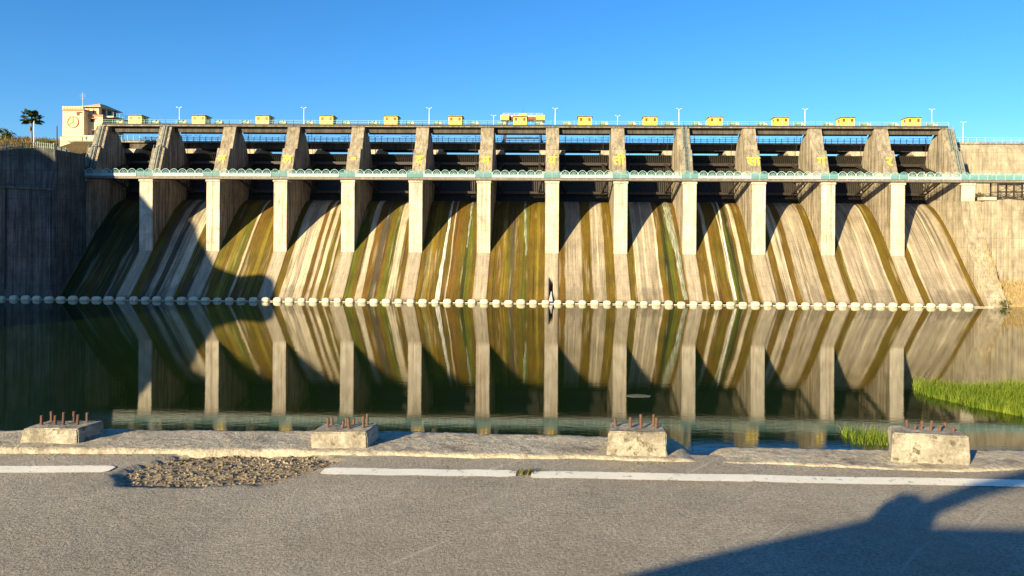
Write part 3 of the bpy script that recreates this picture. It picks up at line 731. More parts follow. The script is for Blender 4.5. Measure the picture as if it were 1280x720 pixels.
# ------------------------------------------------------------------ plants
def leaf_mat(name, a, b, trans=.25):
    m = N(name); v = m.coord((1,1,1), 'World'); n1 = m.noise(v, .9, 4, .6); n2 = m.noise(v, 9, 2, .5)
    colr = m.mix(m.ramp(n1, [(.35, g3(0)), (.65, g3(1))]), a, b)
    colr = m.mix(.5, colr, m.ramp(n2, [(.3, g3(.5)), (.7, g3(1.3))]), 'MULTIPLY')
    m.done(colr, .6, .25)
    tr = m.n('ShaderNodeBsdfTranslucent'); m.l(colr, tr.inputs['Color']); mx = m.n('ShaderNodeMixShader'); mx.inputs[0].default_value = trans
    m.l(m.b.outputs[0], mx.inputs[1]); m.l(tr.outputs[0], mx.inputs[2]); m.l(mx.outputs[0], m.out.inputs['Surface'])
    return m.m
M['grass'] = leaf_mat('green_grass', (.10,.18,.012), (.25,.31,.03), .4)
M['drygrass'] = leaf_mat('dry_grass', (.42,.31,.14), (.55,.43,.22), .3)
M['bush'] = leaf_mat('bush_leaves', (.07,.095,.012), (.14,.145,.025))
M['palm'] = leaf_mat('palm_leaves', (.035,.06,.012), (.06,.085,.02))
M['bark'] = paint('palm_bark', (.20,.15,.11), .9, .4, 2)
def blades(name, pts, hmin, hmax, wd, mat, lean=.35, seed=3):
    rnd = random.Random(seed); v = []; f = []
    for (x, y, z) in pts:
        h = rnd.uniform(hmin, hmax); a = rnd.uniform(0, 6.28); ln = rnd.uniform(0, lean)*h; b = rnd.uniform(0, 6.28)
        dx, dy = math.cos(a)*wd/2, math.sin(a)*wd/2; lx, ly = math.cos(b)*ln, math.sin(b)*ln; n = len(v)
        v += [(x-dx,y-dy,z),(x+dx,y+dy,z),(x+dx*.8+lx*.35,y+dy*.8+ly*.35,z+h*.6),(x-dx*.8+lx*.35,y-dy*.8+ly*.35,z+h*.6),(x+lx,y+ly,z+h)]
        f += [(n,n+1,n+2,n+3),(n+3,n+2,n+4)]
    me = bpy.data.meshes.new(name); me.from_pydata(v, [], f); me.materials.append(mat); return place(name, me)
# green reeds in the shallows at the right
rnd = random.Random(5)
E0 = [(34.2,67.3),(36,63.0),(40,57.6),(50,52)]   # water edge of the reed bed
def edge_y(x):
    for (a, b), (d, e) in zip(E0, E0[1:]):
        if a <= x <= d: return lerp(b, e, (x-a)/(d-a))
    return 54
pts = []
while len(pts) < 15000:
    x = rnd.uniform(34.2, 50); ye = edge_y(x) + .5*nz(x*.9, 2.2); wdt = 7 + (x-34)*.9
    t = rnd.random(); y = ye + (t**1.3)*wdt
    if XP + F*(x*cyw + y*syw)/(y*cyw - x*syw) < 1148 + 14*nz(y*.8, 5.5): continue
    if rnd.random() < .12 + .9*min(1, max(0, (x-34.2)/3))*(.7+.5*nz(x*.6, y*.6)): pts.append((x, y, -.1))
tag(blades('reed_bed', pts, .35, 1.25, .045, M['grass'], .6), 'bright green reeds growing in the shallow water at the right', 'grass', kind='stuff')
pts = [(lerp(21.5,24.6,rnd.random()), 51.2+rnd.random()*3.2, -.1) for _ in range(500)]
tag(blades('reed_tuft', pts, .3, .95, .04, M['grass'], .6, 8), 'sparse green reeds standing in the water behind the rightmost block', 'grass', kind='stuff')
# dry grass bank below the right wall
def rbank(x, y):
    t = min(1, max(0, (y-148.0)/7.4)); s = min(1, max(0, (x-92.0)/2.5))
    return -1.0 + (s*(5.0*t**.8) + .7*t) + .3*nz(x*.7, y*.7)
heightfield('bank', frange(92.3,175,.9), frange(146.5,155.8,.6), rbank, M['drysoil'])
pts = []
for _ in range(6000):
    x = 92.4 + 28*rnd.random(); y = 147.7 + 7.8*rnd.random(); z = rbank(x, y)
    if z > -.1: pts.append((x, y, z-.1))
for _ in range(500):
    t = rnd.random(); y = lerp(148.2,156.2,t); pts.append((92.4-3.6*rnd.random()**2.6, y, lerp(1.2,14.6,t)-.2))
tag(blades('dry_grass', pts, .3, 1.3, .07, M['drygrass'], .5, 9), 'dry straw-coloured grass on the bank below the right wall', 'grass', kind='stuff')
pts = [(93 + 25*rnd.random(), 157.9+2.5*rnd.random(), 21.4) for _ in range(900)]
tag(blades('weeds', pts, .5, 1.9, .07, M['drygrass'], .6, 10), 'dry weeds along the top of the right wall under the footbridge', 'grass', kind='stuff')
# grass on the left hill
pts = []
for _ in range(16000):
    x = rnd.uniform(-170,-104); y = rnd.uniform(158,225)
    pts.append((x, y, lhill(x, y)-.05))
tag(blades('hill_grass', pts, .4, 1.3, .14, leaf_mat('hill_grass_mat', (.13,.12,.03), (.27,.17,.07), .2), .6, 12), 'dry grass covering the hill behind the left wall', 'grass', kind='stuff')
def bush(x, y, z, r, h, label, n=420, mat='bush', group=None):
    t = thing('shrub', label, 'shrub', (x, y, z), group)
    st = MB()
    for i in range(5):
        a = i*1.3 + x; st.tube((0,0,-.1),(math.cos(a)*r*.5,math.sin(a)*r*.5,h*.6),.05,5,.02)
    st.build('stem', M['bark'], t)
    rn = random.Random(int(abs(x*10+y))); v = []; f = []
    cl = [(rn.gauss(0,r*.42), rn.gauss(0,r*.42), h*rn.uniform(.25,.85), rn.uniform(.3,.55)*r) for _ in range(9)]
    for i in range(n):
        c = rn.choice(cl); d = Vector((rn.gauss(0,1),rn.gauss(0,1),rn.gauss(0,1))).normalized()*c[3]*rn.uniform(.5,1)
        p = Vector(c[:3]) + d; p.z = max(p.z, .05); s = rn.uniform(.12,.26)*max(1,r*.45)
        a = Vector((rn.gauss(0,1),rn.gauss(0,1),rn.gauss(0,1))).normalized(); b = a.cross(Vector((rn.gauss(0,1),rn.gauss(0,1),1))).normalized()
        k = len(v); v += [p-a*s, p+b*s*.5, p+a*s, p-b*s*.5]; f.append((k,k+1,k+2,k+3))
    me = bpy.data.meshes.new('foliage'); me.from_pydata(v, [], f); me.materials.append(M[mat]); place('foliage', me, t)
    return t
for i, (px, Y, r, h, lab) in enumerate(((6,172,3.6,3.4,'large green shrub at the left edge of the hill'), (22,170,3.0,2.6,'round green shrub on the hill left of the palm'), (55,196,2.2,1.6,'low olive shrub on the hill right of the palm'), (64,176,2.0,1.3,'low shrub on the hill just left of the dark pole'), (93,168,1.9,1.5,'dark shrub in front of the cream tower base'), (3,210,3.0,2.6,'distant shrub on the skyline at the left edge'), (14,166,2.4,1.7,'bright leafy shrub right behind the fence near the left edge'), (33,168,2.2,1.5,'small shrub behind the fence just left of the palm'), (48,172,2.0,1.3,'small shrub behind the fence just right of the palm'))):
    x = at(px, 190, Y)[0]; bush(x, Y, lhill(x, Y)-.1, r, h, lab, 900 if r > 2.5 else 600)
x, _, _ = at(1225, 245, 160.8); bush(x, 161.2, 21.4, 1.5, 2.6, 'green shrub growing behind the trestle under the footbridge')
x, y, z = at(1250, 374, 147.9); bush(x, 148.2, .2, 1.6, 1.0, 'low brown shrub at the waterline below the right bank')
# palm tree
PYY = 206
x, y, _ = at(39.5, 180, PYY); zb = lhill(x, PYY)
pt = thing('palm_tree', 'tall palm with drooping fan fronds on the left hill', 'palm tree', (x, PYY, zb-.2))
ztop = at(39.5, 148.0, PYY)[2] - zb
mb = MB()
for i in range(8): mb.tube((.06*math.sin(i),0,ztop*i/8),(.06*math.sin(i+1),0,ztop*(i+1)/8),.26-.01*i,8,.25-.01*i)
mb.build('trunk', M['bark'], pt)
rn = random.Random(4); v = []; f = []
for i in range(44):
    a = rn.uniform(0, 6.28); el = rn.uniform(-.55, 1.15); ln = rn.uniform(1.9, 3.2)
    d = Vector((math.cos(a)*math.cos(el), math.sin(a)*math.cos(el), math.sin(el)))
    base = Vector((0,0,ztop+.1)); tip = base + d*ln*.62
    side = d.cross(Vector((0,0,1))).normalized(); up = side.cross(d)
    for q in range(15):                   # fan of narrow leaflets
        t = (q-7)/7*1.25; dd = (d*math.cos(t) + side*math.sin(t)); e = tip + dd*1.75*(1-.25*abs(t)) + Vector((0,0,-.28*abs(t)-.2))
        m_ = tip + dd*.9; wv = (side*math.cos(t) - d*math.sin(t))*.19; n = len(v)
        v += [tip, m_+wv, e, m_-wv]; f.append((n,n+1,n+2,n+3))
    n = len(v); v += [base-side*.05, base+side*.05, tip+side*.03, tip-side*.03]; f.append((n,n+1,n+2,n+3))
me = bpy.data.meshes.new('crown'); me.from_pydata(v, [], f); me.materials.append(M['palm']); place('crown', me, pt)
hang = MB().lathe([(.05,0),(.3,.5),(.34,1.0),(.1,1.6)], (-.28,-.2,ztop-3.6), 'z', 8).build('dry_skirt', M['bark'], pt)

# ------------------------------------------------------------------ boom of floats
YF = 146.9
def float_me():
    return MB().lathe([(.12,-.94),(.34,-.90),(.50,-.78),(.60,-.56),(.645,-.28),(.655,0),(.645,.28),(.60,.56),(.50,.78),(.34,.90),(.12,.94)], (0,0,.30), 'x', 14).mesh('float', M['floatw'], smooth=True)
fme = float_me(); strap_me = MB().lathe([(.66,-.08),(.66,.08)], (0,0,.30), 'x', 14).mesh('strap', M['black'])
x0 = at(2, 375, YF)[0]; cnt = {}
nf = 80
for i in range(nf):
    x = x0 + i*2.506
    j = min(12, max(-1, math.floor((x+105)/15))); cnt[j] = cnt.get(j, 0) + 1
    where = 'in front of the dark left wall' if j < 0 else f'below the {ORD[j]} chute from left'
    o = place('float', fme, None, (x, YF + .25*nz(i*.35, 4.4), random.uniform(-.04,.04)))
    o.rotation_euler = (random.uniform(-.5,.5), random.uniform(-.03,.03), random.uniform(-.10,.10))
    o.scale = (random.uniform(.82,.98), random.uniform(.84,1.0), random.uniform(.8,1.0))
    tag(o, f'cream float {where}, {ORD[cnt[j]-1]} of its row', 'float', 'floats of the boom')
tag(MB().path([(x0-12+i*5, YF+.25*nz((i*5-12)/2.506*.35,4.4), .12) for i in range(44)], .07, 6).build('boom_cable', M['cable']), 'pale cable joining the floats along the dam foot', 'cable')

# ------------------------------------------------------------------ leaking water on the chutes
def foam_mat(name, c1, c2, alpha):
    m = N(name); v = m.coord((7,.22,.22), 'World'); n1 = m.noise(v, 1.6, 4, .6)
    colr = m.mix(m.ramp(n1, [(.35, g3(0)), (.65, g3(1))]), c1, c2)
    m.done(colr, .25, .5); m.bump(n1, .4, .04)
    tr = m.n('ShaderNodeBsdfTransparent'); mx = m.n('ShaderNodeMixShader')
    m.l(m.ramp(m.noise(m.coord((5,.3,.3), 'World'), 1.5, 4, .6), [(.35, g3(alpha[0])), (.6, g3(alpha[1]))]), mx.inputs[0])
    m.l(tr.outputs[0], mx.inputs[1]); m.l(m.b.outputs[0], mx.inputs[2]); m.l(mx.outputs[0], m.out.inputs['Surface'])
    return m.m
M['foam'] = foam_mat('falling_water', (.35,.34,.30), (.85,.84,.78), (.35,1))
M['gfoam'] = foam_mat('green_falling_water', (.10,.12,.05), (.50,.52,.42), (.25,.9))
def trickle(path, mat, label, seed=0, th=.06):
    ys = frange(path[-1][0], path[0][0], .35); v = []; f = []
    def itp(y):
        for (a, xa, wa), (b, xb, wb) in zip(path, path[1:]):
            if b <= y <= a: t = (a-y)/(a-b); return lerp(xa, xb, t), lerp(wa, wb, t)
        return path[-1][1], path[-1][2]
    for i, y in enumerate(ys):
        x, wd = itp(y); wd *= 1 + .4*nz(y*.8+seed); x += .12*nz(y*.5+seed*3)
        for q in range(5):
            s = q/4-.5; v.append((x+wd*s, y-.02, zc(y)+.09 + th*(1-4*s*s) + .03*nz(x*3+q, y*2)))
    n = len(ys); f = [(i*5+q, i*5+q+1, (i+1)*5+q+1, (i+1)*5+q) for i in range(n-1) for q in range(4)]
    me = bpy.data.meshes.new('water_trickle'); me.from_pydata(v, [], f); me.polygons.foreach_set('use_smooth', [True]*len(f)); me.materials.append(M[mat])
    tag(place('water_trickle', me), label, 'water')
def cx_at(px, py):                        # chute point seen at a pixel
    for i in range(2600):
        y = 147 + i*.01; X, _, Z = at(px, py, y)
        if Z <= zc(y): return X, y
    return X, y
def tpath(pp): return [(cx_at(px, py)[1], cx_at(px, py)[0], wd) for px, py, wd in pp]
trickle(tpath([(567,252,.5),(560,290,.55),(553,330,.7),(546,376,1.0)]), 'foam', 'white stream of leaking water down the sixth chute from the left', 1)
trickle(tpath([(593,250,.3),(588,275,.5),(584,310,.3)]), 'gfoam', 'faint greenish trickle near the right side of the sixth chute', 2)
trickle(tpath([(656,252,.4),(657,290,.6),(658,320,.3)]), 'gfoam', 'short faint trickle at the top of the seventh chute', 3)
trickle(tpath([(829,252,1.5),(838,285,1.7),(847,318,1.2),(854,360,1.0),(858,376,.9)]), 'gfoam', 'broad pale green leak down the ninth chute from the left', 4, .16)
trickle(tpath([(894,252,.35),(903,290,.45),(911,330,.4),(920,376,.5)]), 'foam', 'thin pale stream down the tenth chute from the left', 5)
jet = MB()
for i in range(10):
    x = -.09 + .32*nz(i*3.3); jet.tube((x*.6,150.6,2.2+.3*nz(i)),(x*2.0,148.3+.3*nz(i*7.),.0),.10,5,.34)
tag(jet.build('water_jet', M['foam'], None, smooth=True), 'white water gushing from the dark opening below the middle pier', 'water')
sm = MB(); sx, sy_, _ = on(798, 495, 0)
rn = random.Random(2)
pl = [(sx + 1.15*math.cos(t/20*6.283)*(1+.3*nz(t*.9)), sy_ + .55*math.sin(t/20*6.283)*(1+.4*nz(t*.7, 3)), .03) for t in range(20)]
sm.prism([(p[0], p[1]) for p in pl], .004, .03, 'z')
tag(sm.build('floating_scum', paint('scum', (.10,.10,.08), .8, .4, 3)), 'small pale patch of scum floating on the water in front of the dam', 'scum')

# ------------------------------------------------------------------ foreground: low bridge with road, kerb, blocks
ZR = 13.5; BT = -0.004                     # road level; the bridge runs almost square to the view
def road_y(px, py): return on(px, py, ZR)
rb_c = lambda x: 4.70 - .006*x             # near edge of the kerb
def asphalt():
    m = N('worn_asphalt'); v = m.coord((1,1,1), 'World')
    ag = m.n('ShaderNodeTexVoronoi'); ag.inputs['Scale'].default_value = 95; m.l(v, ag.inputs['Vector'])
    n1 = m.noise(v, 1.1, 5, .6); n2 = m.noise(v, 60, 5, .75); n3 = m.noise(v, 14, 4, .6)
    colr = m.mix(m.ramp(n1, [(.3, g3(0)), (.7, g3(1))]), (.31,.272,.21), (.44,.39,.305))
    colr = m.mix(.8, colr, m.ramp(n2, [(.28, g3(.22)), (.5, g3(.95)), (.74, g3(1.75))]), 'MULTIPLY')
    colr = m.mix(.35, colr, m.ramp(n3, [(.3, g3(.55)), (.7, g3(1.3))]), 'MULTIPLY')
    spk = m.ramp(ag.outputs['Color'], [(.80, g3(0)), (.86, g3(1))])
    colr = m.mix(m.math('MULTIPLY', spk, .4), colr, (.46,.41,.33))
    sc_ = m.n('ShaderNodeMapping'); sc_.inputs['Rotation'].default_value = (0,0,R(-48)); m.l(v, sc_.inputs['Vector'])
    s2 = m.n('ShaderNodeMapping'); s2.inputs['Scale'].default_value = (1.2, 26, 1); m.l(sc_.outputs[0], s2.inputs['Vector'])
    scr = m.ramp(m.noise(s2.outputs[0], 1.0, 2, .5), [(.64, g3(0)), (.70, g3(1))])
    scr = m.math('MULTIPLY', scr, m.ramp(m.noise(v, .8, 2, .5), [(.50, g3(0)), (.60, g3(1))]))
    colr = m.mix(m.math('MULTIPLY', scr, .5), colr, (.55,.5,.4))
    ck = m.n('ShaderNodeTexVoronoi', feature='DISTANCE_TO_EDGE'); ck.inputs['Scale'].default_value = .55
    wv = m.n('ShaderNodeMix', data_type='VECTOR'); wv.inputs[0].default_value = .12; m.l(v, wv.inputs[4])
    nv = m.n('ShaderNodeTexNoise'); nv.inputs['Scale'].default_value = 4; nv.inputs['Detail'].default_value = 5; m.l(v, nv.inputs['Vector']); m.l(nv.outputs['Color'], wv.inputs[5]); m.l(wv.outputs[1], ck.inputs['Vector'])
    crk = m.math('MULTIPLY', m.ramp(ck.outputs['Distance'], [(0, g3(1)), (.006, g3(0))]), m.ramp(m.noise(v, .6, 2, .5), [(.48, g3(0)), (.58, g3(1))]))
    colr = m.mix(m.math('MULTIPLY', crk, .25), colr, (.08,.07,.055))
    dust = m.ramp(m.noise(m.coord((.5,1.6,1), 'World'), 1.3, 4, .6), [(.5, g3(0)), (.75, g3(1))])
    colr = m.mix(m.math('MULTIPLY', dust, .35), colr, (.42,.35,.25))
    h = m.math('ADD', m.math('MULTIPLY', n2, 1.0), m.math('MULTIPLY', n3, .5))
    m.bump(h, 1.0, .018)
    return m.done(colr, .9, .25)
M['asphalt'] = asphalt()
# pothole outline (photo pixels) on the road
PH = [on(*p, ZR)[:2] for p in ((140,592),(152,604),(205,609),(270,608),(330,604),(372,596),(402,586),(425,577),(400,569),(330,566),(265,565),(222,569),(180,579))]
PHC = (sum(p[0] for p in PH)/len(PH), sum(p[1] for p in PH)/len(PH))
def ph_dist(x, y):                         # positive inside
    inside = False; best = 9
    for (a, b), (c, d) in zip(PH, PH[1:]+PH[:1]):
        if (b > y) != (d > y) and x < (c-a)*(y-b)/(d-b)+a: inside = not inside
        dx, dy = c-a, d-b; t = max(0, min(1, ((x-a)*dx+(y-b)*dy)/(dx*dx+dy*dy))); best = min(best, math.hypot(x-a-t*dx, y-b-t*dy))
    return best if inside else -best
def road_z(x, y):
    z = ZR + .006*nz(x*.7, y*.7) + .003*nz(x*3, y*3)
    if -4.2 < x < -1.0 and y > 3.6:
        e = ph_dist(x, y) + .05*nz(x*4.5, y*4.5) + .03*nz(x*11, y*11) + .015*nz(x*28, y*28)
        depth = lerp(.034, .009, min(1, max(0, (x+2.9)/1.6)))
        z -= depth*min(1, max(0, e/.012+.5)) if e > -.01 else 0
        if e > .02: z += .006*nz(x*30, y*30) + .008*nz(x*12, y*12) + .006*nz(x*5, y*5)
    return z
xs = frange(-90,-8,6)[:-1] + frange(-8,-4.6,.4)[:-1] + frange(-4.6,4.6,.032)[:-1] + frange(4.6,9,.4)[:-1] + frange(9,90,6)
ys = [-2.6,-1.5,0,1,1.8,2.4] + frange(2.7,4.0,.10)[:-1] + frange(4.0,4.84,.03)
def gravel_mat():
    m = N('broken_gravel'); v = m.coord((1,1,1), 'World'); n2 = m.noise(v, 45, 5, .75); n1 = m.noise(v, 24, 3, .6)
    colr = m.mix(m.ramp(n1, [(.35, g3(0)), (.65, g3(1))]), (.25,.19,.115), (.42,.335,.22))
    colr = m.mix(.9, colr, m.ramp(n2, [(.3, g3(.4)), (.7, g3(1.5))]), 'MULTIPLY'); m.bump(n2, 1, .012)
    return m.done(colr, .95, .15)
M['gravel'] = gravel_mat()
M['stone'] = soil_mat('broken_stone', (.28,.225,.15), (.19,.15,.10), (.38,.31,.21))
ro = heightfield('road', xs, ys, road_z, M['asphalt'])
me = ro.data; me.materials.append(M['gravel'])
for p in me.polygons:
    c = p.center
    if -4.2 < c.x < -1.0 and c.y > 3.6 and ph_dist(c.x, c.y) + .05*nz(c.x*4.5, c.y*4.5) + .03*nz(c.x*11, c.y*11) + .015*nz(c.x*28, c.y*28) > .012 + max(0, .10*(c.x+2.2))*nz(c.x*18, c.y*18)*2: p.material_index = 1
tag(MB().box(-90,90,-2.7,5.15,ZR-1.3,ZR-.12).build('bridge_slab', M['deck']), kind='structure')
for i, x in enumerate((-60,-36,-12,12,36,60)):
    tag(MB().box(x-.6,x+.6,-2.2,4.6,-6,ZR-1.3).build('bridge_pier', M['pier']), f'concrete pier holding up the low road bridge, {ORD[i]} from the left bank', 'pier', 'piers of the low bridge')
# loose stones in the pothole and along the kerb
stone_me = []
for i in range(5):
    bm = bmesh.new(); bmesh.ops.create_icosphere(bm, subdivisions=1, radius=1)
    rn = random.Random(i)
    for q in bm.verts: q.co *= rn.uniform(.6, 1.15); q.co.z *= .65
    stone_me.append(([tuple(q.co) for q in bm.verts], [tuple(q.index for q in p.verts) for p in bm.faces])); bm.free()
rn = random.Random(11); mb = MB(); cntr = 0
while cntr < 2200:
    x = rn.uniform(-3.4,-1.2); y = rn.uniform(4.0,4.75)
    if ph_dist(x, y) < .03: continue
    s = rn.choice((.002,.002,.003,.003,.004,.004,.005,.006,.008,.012)); v, f = rn.choice(stone_me); a = rn.uniform(0,6.28); ca, sa = math.cos(a), math.sin(a)
    z = road_z(x, y) + s*.3; mb.add([(x+s*(p[0]*ca-p[1]*sa), y+s*(p[0]*sa+p[1]*ca), z+s*p[2]) for p in v], f); cntr += 1
for _ in range(260):
    x = rn.uniform(-4.2,3.4); y = rb_c(x) - abs(rn.gauss(0,.05)) - .02; s = rn.choice((.003,.004,.005,.007)); v, f = rn.choice(stone_me)
    z = road_z(x, y) + s*.4; mb.add([(x+s*p[0], y+s*p[1], z+s*p[2]) for p in v], f)
tag(mb.build('loose_stones', M['stone']), 'loose brown stones filling the broken patch of road', 'stones', kind='stuff')

# kerb: a worn concrete strip
def kerb_mat():
    m = N('worn_kerb_concrete'); v = m.coord((1,1,1), 'World'); n1 = m.noise(v, 2.2, 6, .65); n2 = m.noise(v, 32, 5, .75); n3 = m.noise(v, 7, 5, .7)
    colr = m.mix(m.ramp(n1, [(.3, g3(0)), (.7, g3(1))]), (.36,.315,.235), (.51,.45,.34))
    colr = m.mix(m.ramp(n3, [(.52, g3(0)), (.68, g3(1))]), colr, (.20,.165,.12))
    colr = m.mix(.7, colr, m.ramp(n2, [(.3, g3(.45)), (.7, g3(1.4))]), 'MULTIPLY')
    m.bump(m.math('ADD', n2, n3), 1.0, .018); return m.done(colr, .92, .2)
M['kerb'] = kerb_mat()
def kerb_far(x):
    for (a, b), (c, d) in zip(KF, KF[1:]):
        if a <= x <= c: return lerp(b, d, (x-a)/(c-a))
    return KF[0][1] if x < 0 else KF[-1][1]
def kh(x): return lerp(.034, .012, min(1, max(0, (x+3.5)/5.5)))
KF = sorted((lambda q: (q[0], q[1]))(on(px, py, ZR + hh*.6)) for px, py, hh in ((-60,536.5,.07),(0,536,.07),(130,535,.065),(300,537,.06),(480,537,.055),(560,539,.05),(640,541,.05),(740,543,.045),(800,545,.045),(838,546,.04),(880,557,.04),(960,558,.035),(1100,561,.03),(1280,562,.03),(1400,563,.03)))
KN = sorted((lambda q: (q[0], q[1]))(on(px, py, ZR)) for px, py in ((-60,567),(0,567),(150,567),(330,568),(480,570),(640,573),(760,575),(838,577),(862,578),(900,580),(960,580),(1100,586),(1200,590),(1280,587),(1400,588)))
def itpl(T, x):
    for (a, b), (c, d) in zip(T, T[1:]):
        if a <= x <= c: return lerp(b, d, (x-a)/(c-a))
    return T[0][1] if x < T[0][0] else T[-1][1]
kx = frange(-90,-6,6)[:-1] + frange(-6,6,.024)[:-1] + frange(6,90,6)
NS = 26; vs = []; fs = []
for x in kx:
    near = itpl(KN, x) + .03*nz(x*2.6, 1.1) + .014*nz(x*11, 2.2) + .006*nz(x*33, 4.2); far = itpl(KF, x) + .012*nz(x*5, 7.7) + .006*nz(x*19, 8.8); h = kh(x)
    brk = math.exp(-((x-1.03)/.09)**2)     # broken notch beside the third block
    for i in range(NS):
        if i == 0: y, z = near - .012, ZR - .12
        elif i == NS-1: y, z = far + .01, ZR - .5
        else:
            t = (i-1)/(NS-3); y = lerp(near, far, t)
            z = ZR + h*min(1, .45 + t*14) + .004*nz(x*5, y*5) + .004*nz(x*17, y*17) + .004*nz(x*41, y*41) - .014*max(0, nz(x*2.3, y*3.1)) - .06*brk*(.4 + t)
        vs.append((x, y, z))
for i in range(len(kx)-1):
    for q in range(NS-1): fs.append((i*NS+q, (i+1)*NS+q, (i+1)*NS+q+1, i*NS+q+1))
me = bpy.data.meshes.new('kerb'); me.from_pydata(vs, [], fs); me.polygons.foreach_set('use_smooth', [True]*len(fs)); me.materials.append(M['kerb'])
tag(place('kerb', me), kind='structure')
def ktop(x, y): return ZR + kh(x)

# white edge line, worn through in places
def line_mat():
    m = N('road_line_paint'); v = m.coord((1,1,1), 'World'); n2 = m.noise(v, 50, 5, .75); n1 = m.noise(v, 6, 4, .6)
    colr = m.mix(m.ramp(n2, [(.27, g3(0)), (.36, g3(1))]), (.36,.31,.22), (.90,.84,.68))
    colr = m.mix(m.ramp(m.noise(v, 17, 5, .75), [(.60, g3(0)), (.66, g3(1))]), colr, (.36,.32,.25)); colr = m.mix(.3, colr, m.ramp(n1, [(.3, g3(.7)), (.7, g3(1.1))]), 'MULTIPLY'); m.bump(n2, .5, .006)
    return m.done(colr, .8, .3)
M['line'] = line_mat()
def stripe(a, b, wpx, lab):                # a, b photo pixels of the middle of the line
    P0, P1 = on(*a, ZR), on(*b, ZR); n = max(3, int(math.hypot(P1[0]-P0[0], P1[1]-P0[1])/.025)); v = []; f = []
    for i in range(n+1):
        t = i/n; x, y = lerp(P0[0], P1[0], t), lerp(P0[1], P1[1], t) + .008*nz(t*7+a[0]); hw = .062*wpx
        e = min(1, .72 + min(i, n-i)*.14 + .3*nz(i*.9+a[0]))
        for s in (-1, -.33, .33, 1):
            yy = y + s*hw*e + .006*nz(x*24, s*9) + .004*nz(x*60, s*5); v.append((x, yy, road_z(x, yy) + .005))
    for i in range(n):
        for q in range(3): f.append((i*4+q, i*4+q+1, (i+1)*4+q+1, (i+1)*4+q)[::-1])
    me = bpy.data.meshes.new('road_marking'); me.from_pydata(v, [], f); me.materials.append(M['line'])
    tag(place('road_marking', me), kind='structure')
stripe((-300,586),(140,587.5), 1.0, '')
stripe((403,589.5),(645,592.5), 1.0, '')
stripe((664,594),(1700,612), 1.0, '')
# little weed between the painted stripes
wx, wy, _ = on(655, 592, ZR)
pts = [(wx+rn.gauss(0,.035), wy+rn.gauss(0,.02), ZR) for _ in range(90)]
tag(blades('weed', pts, .01, .04, .006, leaf_mat('weed_leaf', (.10,.10,.02), (.2,.17,.06)), 1.0, 21), 'tiny weed growing in the gap of the white road line', 'weed', kind='stuff')

# concrete guard blocks with cut-off reinforcing bars
def block_mat():
    m = N('guard_block_concrete'); v = m.coord((1,1,1), 'World'); n1 = m.noise(v, 7, 6, .7); n2 = m.noise(v, 40, 5, .75)
    colr = m.mix(m.ramp(n1, [(.40, g3(0)), (.58, g3(1))]), (.23,.205,.16), (.40,.36,.285))
    colr = m.mix(m.ramp(m.noise(v, 16, 4, .7), [(.56, g3(0)), (.66, g3(1))]), colr, (.12,.10,.065))
    colr = m.mix(.6, colr, m.ramp(n2, [(.3, g3(.5)), (.7, g3(1.3))]), 'MULTIPLY'); m.bump(m.math('ADD', n1, n2), .9, .014)
    return m.done(colr, .9, .2)
M['block'] = block_mat()
def guard_block(corners, htop, bars, label, seed):
    # corners: photo pixels of the top face (front-left, front-right, back-right, back-left); htop: top above the road
    T = [Vector(on(px, py, ZR+htop)) for px, py in corners]; c = sum(T, Vector())/4
    t = thing('guard_block', label, 'concrete block', (c.x, c.y, ZR), 'broken guard blocks along the kerb')
    bm = bmesh.new(); zb = ZR + kh(c.x) - .03
    tv = [bm.verts.new((p.x-c.x, p.y-c.y, p.z-ZR)) for p in T]
    bv = [bm.verts.new(((p.x-c.x)*1.04, (p.y-c.y)*1.04, zb-ZR)) for p in T]
    bm.faces.new(tv); bm.faces.new(bv[::-1])
    for i in range(4): bm.faces.new((tv[i], bv[i], bv[(i+1) % 4], tv[(i+1) % 4]))
    bmesh.ops.recalc_face_normals(bm, faces=bm.faces)
    bmesh.ops.bevel(bm, geom=bm.edges[:], offset=.008, segments=2, affect='EDGES')
    bmesh.ops.subdivide_edges(bm, edges=bm.edges[:], cuts=5, use_grid_fill=True)
    bmesh.ops.triangulate(bm, faces=[f for f in bm.faces if len(f.verts) > 4])
    for q in bm.verts:
        k = q.co*14; q.co += Vector((nz(k.x+seed,k.y,k.z), nz(k.x,k.y+seed,k.z), nz(k.x,k.y,k.z+seed)))*.007
        k = q.co*45; q.co += Vector((nz(k.x+seed,k.y,k.z), nz(k.x,k.y+seed,k.z), nz(k.x,k.y,k.z+seed)))*.003
    me = bpy.data.meshes.new('concrete'); bm.to_mesh(me); bm.free(); me.materials.append(M['block']); place('concrete', me, t)
    for (px, py, hpx, lean) in bars:
        b = Vector(on(px, py, ZR+htop)); b -= Vector((c.x, c.y, ZR)); h = hpx/900*b.length if False else hpx*(b.y+c.y)/900
        b.z -= .01; e = b + Vector((lean*h, .1*lean*h, h+.01)); mid = b.lerp(e, .55) + Vector((.003*nz(px),0,0))
        MB().tube(b, mid, .0095, 8).tube(mid, e, .0095, 8, .009).build('reinforcing_bar', M['rust'], t, smooth=False)
guard_block(((27,536),(97,536),(130,526),(62,525)), .127, ((52,531,12,0),(64.5,527,13,-.03),(69,531,12,.02),(79,531,16,.05),(92.5,527,13,0),(97,531,13,.05),(109,527.5,12,0)), 'low concrete block with seven upright bars at the far left of the kerb', 1)
guard_block(((389,540),(458,540),(473,528.5),(405,529.5)), .13, ((410,534,12,0),(415,530.5,9,0),(428,535,9,.15),(433,530.5,9,0),(436.5,535,13,-.1),(442,530,7,.1),(454,535,15,.02),(459,531,14,.02)), 'small concrete block with eight bent bars on the left half of the kerb', 2)
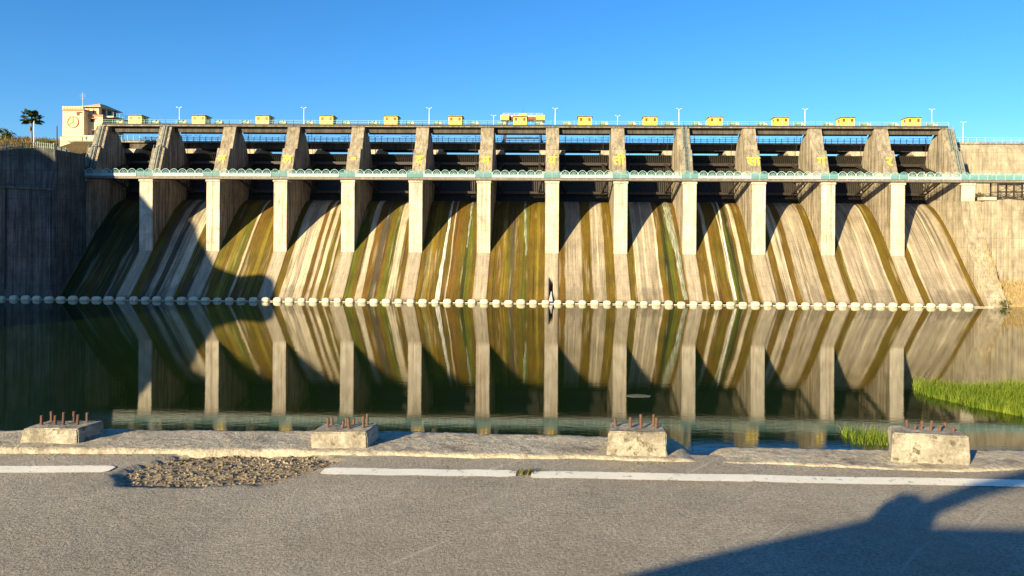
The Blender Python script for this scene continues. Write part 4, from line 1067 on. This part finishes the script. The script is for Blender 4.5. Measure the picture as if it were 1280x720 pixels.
guard_block(((760,540),(833,541),(826,529),(764,527.5)), .17, ((770,533,11,-.15),(788,534.5,13,0),(801,535,17,0),(817,533,15,0),(820,535,13,.05)), 'square concrete block with five upright bars right of the middle of the kerb', 3)
guard_block(((1116,541),(1212,546),(1190,533),(1111,532)), .195, ((1134,534,9,-.1),(1152,536,10,.05),(1163,538,12,.15),(1174,539,8,.2),(1181,534,6,.1),(1143,536.5,5,.3),(1191,540,6,.2)), 'largest speckled concrete block with short bent bars at the right of the kerb', 4)

# ------------------------------------------------------------------ the car standing behind the camera, whose shadow falls on the road
car = thing('parked_car', 'grey car whose shadow falls across the road at the lower right', 'car', (0, 0, ZR))
YN, YFAR = -.38, -2.05
def cp_(mb, n_, mat, **k): return mb.build(n_, mat, car, **k)
side = [(-2.62,.35),(-2.68,.75),(-2.55,.97),(-2.28,1.065),(-1.99,1.14),(-1.8,1.185),(-1.58,1.232),(-1.42,1.268),(-1.30,1.262),(-1.2,1.235),(1.9,1.235),(2.0,.9),(1.95,.35)]
cp_(MB().prism(side, YFAR, YN, 'y'), 'body', M['cpaint'], bevel=.015)
cp_(MB().prism([(-.22,1.66),(.1,1.74),(1.7,1.73),(1.85,1.64),(1.8,1.60),(-.2,1.62)], YFAR+.12, YN-.12, 'y'), 'roof', M['cpaint'], bevel=.02)
for y in (YN-.03, YFAR+.03):
    yi = y-.10 if y == YN-.03 else y+.10; ym = lerp(y, yi, .5)
    cp_(MB().bar((-1.36,y,1.235),(-.98,lerp(y,yi,.35),1.415),.06,.07).bar((-1.0,lerp(y,yi,.34),1.408),(-.6,ym,1.52),.06,.07).bar((-.62,ym,1.515),(-.1,yi,1.66),.06,.07), 'pillar', M['cpaint'])
    cp_(MB().bar((.4,y,1.22),(.45,yi,1.66),.09,.10), 'pillar', M['cpaint']); cp_(MB().bar((1.8,y,1.22),(1.75,yi,1.64),.2,.12), 'pillar', M['cpaint'])
cp_(MB().box(-1.26,-1.06,YN-.02,YN+.27,1.12,1.305), 'mirror', M['black'], bevel=.045, seg=3)
for x in (-1.9, 1.1):
    for y in (YN-.12, YFAR+.12):
        wh = cp_(MB().lathe([(.2,-.11),(.34,-.1),(.36,-.05),(.36,.05),(.34,.1),(.2,.11)], (x,y,.36), 'y', 20), 'wheel', M['black'], smooth=False)
        MB().lathe([(.19,-.115),(.05,-.12),(.05,.12),(.19,.115)], (x,y,.36), 'y', 12).build('rim', M['galv'], wh)
for y in (YN-.5, YFAR+.5): cp_(MB().lathe([(.12,-.03),(.12,.03)], (-2.67,y,.8), 'x', 12), 'headlight', M['white'])
cp_(MB().box(.55,.7,YN-.75,YN-.3,1.0,1.45).box(.55,.7,YFAR+.3,YFAR+.75,1.0,1.45), 'seat_backs', M['black'], bevel=.04)
